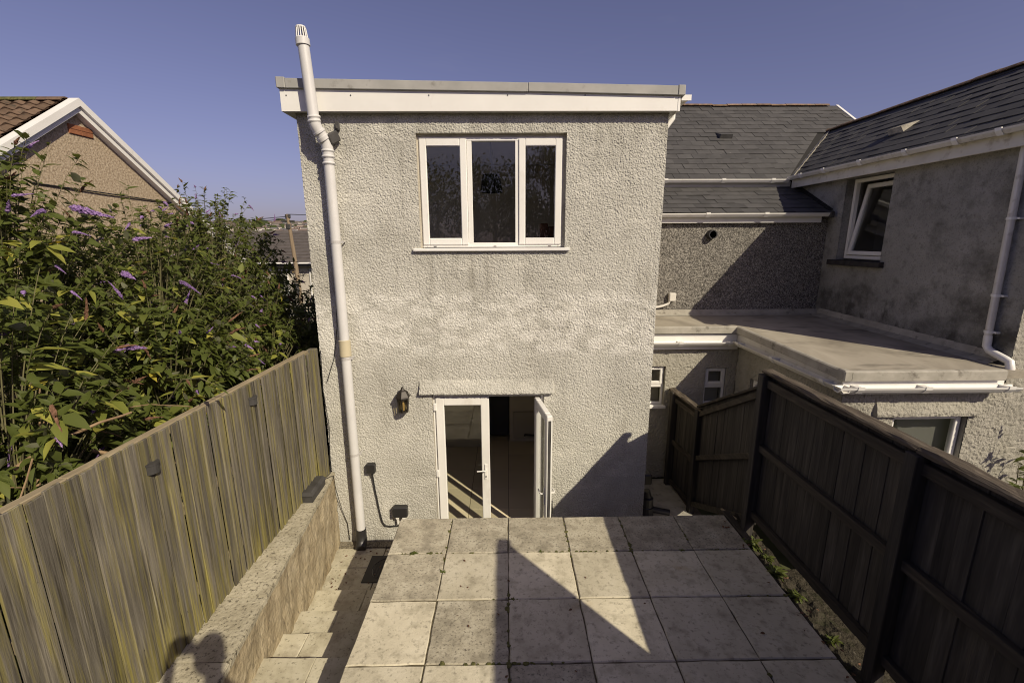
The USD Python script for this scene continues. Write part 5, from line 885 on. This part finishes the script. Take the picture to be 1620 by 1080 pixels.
n_ = 110; q_ = rr.random(n_); P_ = np.where(q_[:, None] < .45, np.c_[rr.uniform(-2.2, -1.25, n_), rr.uniform(4.5, 5.25, n_), np.full(n_, -.993)], np.where(q_[:, None] < .8, np.c_[rr.uniform(2.30, 2.56, n_), rr.uniform(2.4, 4.4, n_), np.full(n_, .012)], np.c_[rr.uniform(-1.1, 2.3, n_), rr.uniform(2.4, 4.4, n_), np.full(n_, .006)]))
a_ = rr.uniform(0, 6.28, n_); v, f = leaves(P_, np.c_[np.cos(a_), np.sin(a_), rr.uniform(.0, .15, n_)], rr.uniform(.018, .045, n_), .5, rr.uniform(-.05, .1, n_), rr)
p = obj('leaf_litter', trimesh.Trimesh(v.reshape(-1, 3), f, process=False), K['flower_brown']); tag(p, 'scattered small dry brown leaves on the paving and soil strip', 'dead leaves', kind='stuff')
solo('scrap_stick', MB().box((0, 0, 0), (.025, .22, .012), .002, lambda v: rotT(v, [0, 0, 1], .35)+[2.50, 4.36, -.0]), K['rail_left'], 'pale broken stick lying by the foot of the dark fence post', 'stick')
m = MB().box((2.425, 4.02, -.06), (2.50, 4.52, .015), .006); solo('loose_kerb', m, K['rail_dark'], 'short dark timber edging at the far right patio corner', 'timber')
t = thing('young_plant', 'spindly young plant with thin stems against the sunlit corner wall', 'plant', (5.86, 4.55, -.25)); rr = np.random.default_rng(15); m = MB(); V, F, n0 = [], [], 0
for k, (dx_, dy_, h) in enumerate(((-.05, 0, 1.05), (.06, .03, 1.35), (.14, -.03, 1.15), (-.12, .02, .75), (.22, 0, .95))):
    tt = np.linspace(0, 1, 7); q = np.c_[dx_*tt+.02*np.sin(tt*5+k), dy_*tt, h*tt]; m.tube(q, np.linspace(.009, .003, 7), 6); n = 16; s = rr.uniform(.35, 1, n); b = np.c_[np.interp(s, tt, q[:, 0]), np.interp(s, tt, q[:, 1]), np.interp(s, tt, q[:, 2])]; a = rr.uniform(0, 6.28, n)
    v, f = leaves(b, np.c_[np.cos(a), np.sin(a), rr.uniform(-.1, .6, n)], rr.uniform(.07, .13, n), .4, rr.uniform(.1, .4, n), rr); V.append(v.reshape(-1, 3)); F.append(f+n0); n0 += n*8
obj('stem', m, K['stem_green'], t); tag(obj('foliage', trimesh.Trimesh(np.vstack(V), np.vstack(F), process=False), K['leaf'], t), kind='stuff')
weed('weed', 'pale green weed at the foot of the sunlit corner wall', (5.62, 4.45, .30), 30, .12, rr); m = MB().tube([(5.98, 4.2, -.6), (6.02, 4.25, .4), (6.10, 4.3, 1.0)], [.012, .01, .006], 6); solo('garden_cane', m, K['stem'], 'thin bamboo cane leaning at the right edge near the corner wall', 'cane')

# trees behind the viewer (seen mirrored in the upper window)
def tree(ix, x, y, z, h, R, label):
    rr = np.random.default_rng(300+ix); t = thing('garden_tree', label, 'tree', (x, y, z)); m = MB(); m.tube([(0, 0, -.2), (.05, .02, h*.3), (.0, .1, h*.6), (.05, .1, h*.85)], [.16, .12, .08, .03], 8)
    for k in range(9): a = rr.uniform(0, 6.28); z0 = rr.uniform(.3, .7)*h; m.tube([(0, .05, z0), (R*.4*math.cos(a), R*.4*math.sin(a), z0+.25*h*.6), (R*.8*math.cos(a), R*.8*math.sin(a), z0+.35*h*.6)], [.06, .035, .012], 6)
    obj('trunk', m, K['bark'], t); V = []
    for c in range(26):
        u = norm(rr.normal(size=3)); cc = np.array([u[0]*R*.75, u[1]*R*.75, h*.62+u[2]*h*.30]); n = 260; b = cc+rr.normal(0, R*.22, (n, 3)); V.append(leaves(b, rr.normal(size=(n, 3)), rr.uniform(.10, .20, n), .55, rr.uniform(0, .3, n), rr)[0])
    V = np.vstack(V); f = LF; tag(obj('crown', trimesh.Trimesh(V.reshape(-1, 3), (np.arange(len(V))[:, None, None]*8+f).reshape(-1, 3), process=False), K['tree_leaf'], t), kind='stuff')
for i, (x, y, h, R, lb) in enumerate(((-3.2, -11, 5.0, 2.2, 'bushy tree in the upper garden, leftmost of those mirrored in the window'), (-.6, -13, 5.4, 2.1, 'bushy tree at the back of the upper garden'), (2.2, -11.5, 6.2, 2.0, 'tallest bushy tree of the upper garden by the terrace fence'), (-6.5, -10, 5.6, 2.4, 'bushy tree beyond the left side of the upper garden'), (5.0, -13, 5.2, 2.4, 'bushy tree beyond the terrace fence'))): tree(i, x, y, 1.3 if -2.5 < x < 2.5 else -1.0, h if -2.5 < x < 2.5 else h+2.2, R, lb)

# ---------------------------------------------------------------- the photographer, whose shadow falls over the retaining wall
def hullsphere(p, r, seg=16): return m3.Manifold.sphere(r, seg).translate(list(map(float, p)))
def chain(pts, rs):
    out = None
    for a, b, ra, rb in zip(pts[:-1], pts[1:], rs[:-1], rs[1:]):
        k = m3.Manifold.batch_hull([hullsphere(a, ra), hullsphere(b, rb)]); out = k if out is None else out+k
    return out
def mt_of(man, edge, it=10):
    q = man.refine_to_length(edge).to_mesh(); t_ = trimesh.Trimesh(q.vert_properties[:, :3], q.tri_verts); trimesh.smoothing.filter_taubin(t_, iterations=it); return t_
fx, fy, gz_ = .30, -.40, 1.30
pr = thing('person', 'person in dark clothes standing in the upper garden holding a camera up', 'person', (0, 0, 0))
hd, nk = np.array([.27, -.20, 2.97]), np.array([.29, -.28, 2.78])
body = chain([(.29, -.30, 2.66), (.30, -.36, 2.42), (.30, -.40, 2.22)], [.13, .135, .145])+chain([(.12, -.29, 2.68), (.46, -.31, 2.68)], [.07, .07])+chain([nk-[0, 0, .10], nk, hd-[0, 0, .06]], [.065, .055, .06])
body += chain([(.22, -.40, 2.2), (.20, -.37, 1.78), (.20, -.42, 1.38)], [.095, .065, .045])+chain([(.39, -.40, 2.2), (.41, -.36, 1.78), (.41, -.42, 1.38)], [.095, .065, .045])
for sx in (.20, .41): body += chain([(sx, -.44, 1.36), (sx, -.28, 1.335)], [.042, .034])
elbL, elbR = (-.06, -.34, 2.52), (.50, -.22, 2.50); hL, hR = (-.075, -.125, 2.93), (.085, -.125, 2.94)
body += chain([(.11, -.29, 2.66), elbL, hL], [.055, .042, .03])+chain([(.47, -.31, 2.66), elbR, hR], [.055, .042, .03])
head = m3.Manifold.batch_hull([hullsphere(hd+[0, 0, .03], .092), hullsphere(hd+[0, .035, -.07], .055), hullsphere(hd+[0, -.03, .03], .095)])+chain([hd+[0, .09, .0], hd+[0, .115, -.03]], [.012, .016])
for s in (-1, 1): head += hullsphere(hd+[s*.092, -.01, -.01], .022); 
body += head
for hx, sgn in ((hL, 1), (hR, -1)):
    for k in range(4): b = np.array(hx)+[0, .005*k, .028-.018*k]; body += chain([b, b+[sgn*.015, .028, .004], b+[sgn*.045, .034+.002*k, .0]], [.0095, .009, .008])
    body += chain([np.array(hx)+[0, -.01, -.01], np.array(hx)+[sgn*.03, -.03, .005], np.array(hx)+[sgn*.05, -.028, .012]], [.011, .010, .009])
obj('body', mt_of(body, .02, 8), K['skin'], pr, smooth=True)
cl = chain([(.29, -.30, 2.67), (.30, -.36, 2.42), (.30, -.40, 2.15)], [.145, .15, .158])+chain([(.11, -.29, 2.68), (.47, -.31, 2.68)], [.083, .083])+chain([(.11, -.29, 2.66), elbL], [.07, .058])+chain([(.47, -.31, 2.66), elbR], [.07, .058]); obj('jumper', mt_of(cl, .03, 8), K['cloth_dark'], pr, smooth=True)
tr = chain([(.22, -.40, 2.2), (.20, -.37, 1.78), (.20, -.42, 1.40)], [.115, .085, .066])+chain([(.39, -.40, 2.2), (.41, -.36, 1.78), (.41, -.42, 1.40)], [.115, .085, .066]); obj('trousers', mt_of(tr, .03, 6), K['cloth_dark'], pr, smooth=True)
hr = m3.Manifold.batch_hull([hullsphere(hd+[0, -.02, .055], .098), hullsphere(hd+[0, -.05, -.0], .085), hullsphere(hd+[0, .02, .075], .08)]); obj('hair', mt_of(hr, .02, 4), K['hair'], pr, smooth=True)
for s in (-1, 1): obj('eye', trimesh.creation.icosphere(1, .012).apply_translation(hd+[s*.034, .088, .02]), K['white_bits'], pr)
cb = thing('camera_body', 'black camera held up in both hands of the photographer', 'camera', (0, -.13, 2.975)); m = MB().box((-.07, -.035, -.05), (.07, .03, .045), .01); m.box((-.03, -.03, .04), (.03, .025, .075), .008); obj('body', m, K['black_plastic'], cb); obj('lens', MB().tube([(0, .03, 0), (0, .075, -.012), (0, .08, -.013)], [.034, .036, .03], 16), K['black_plastic'], cb)
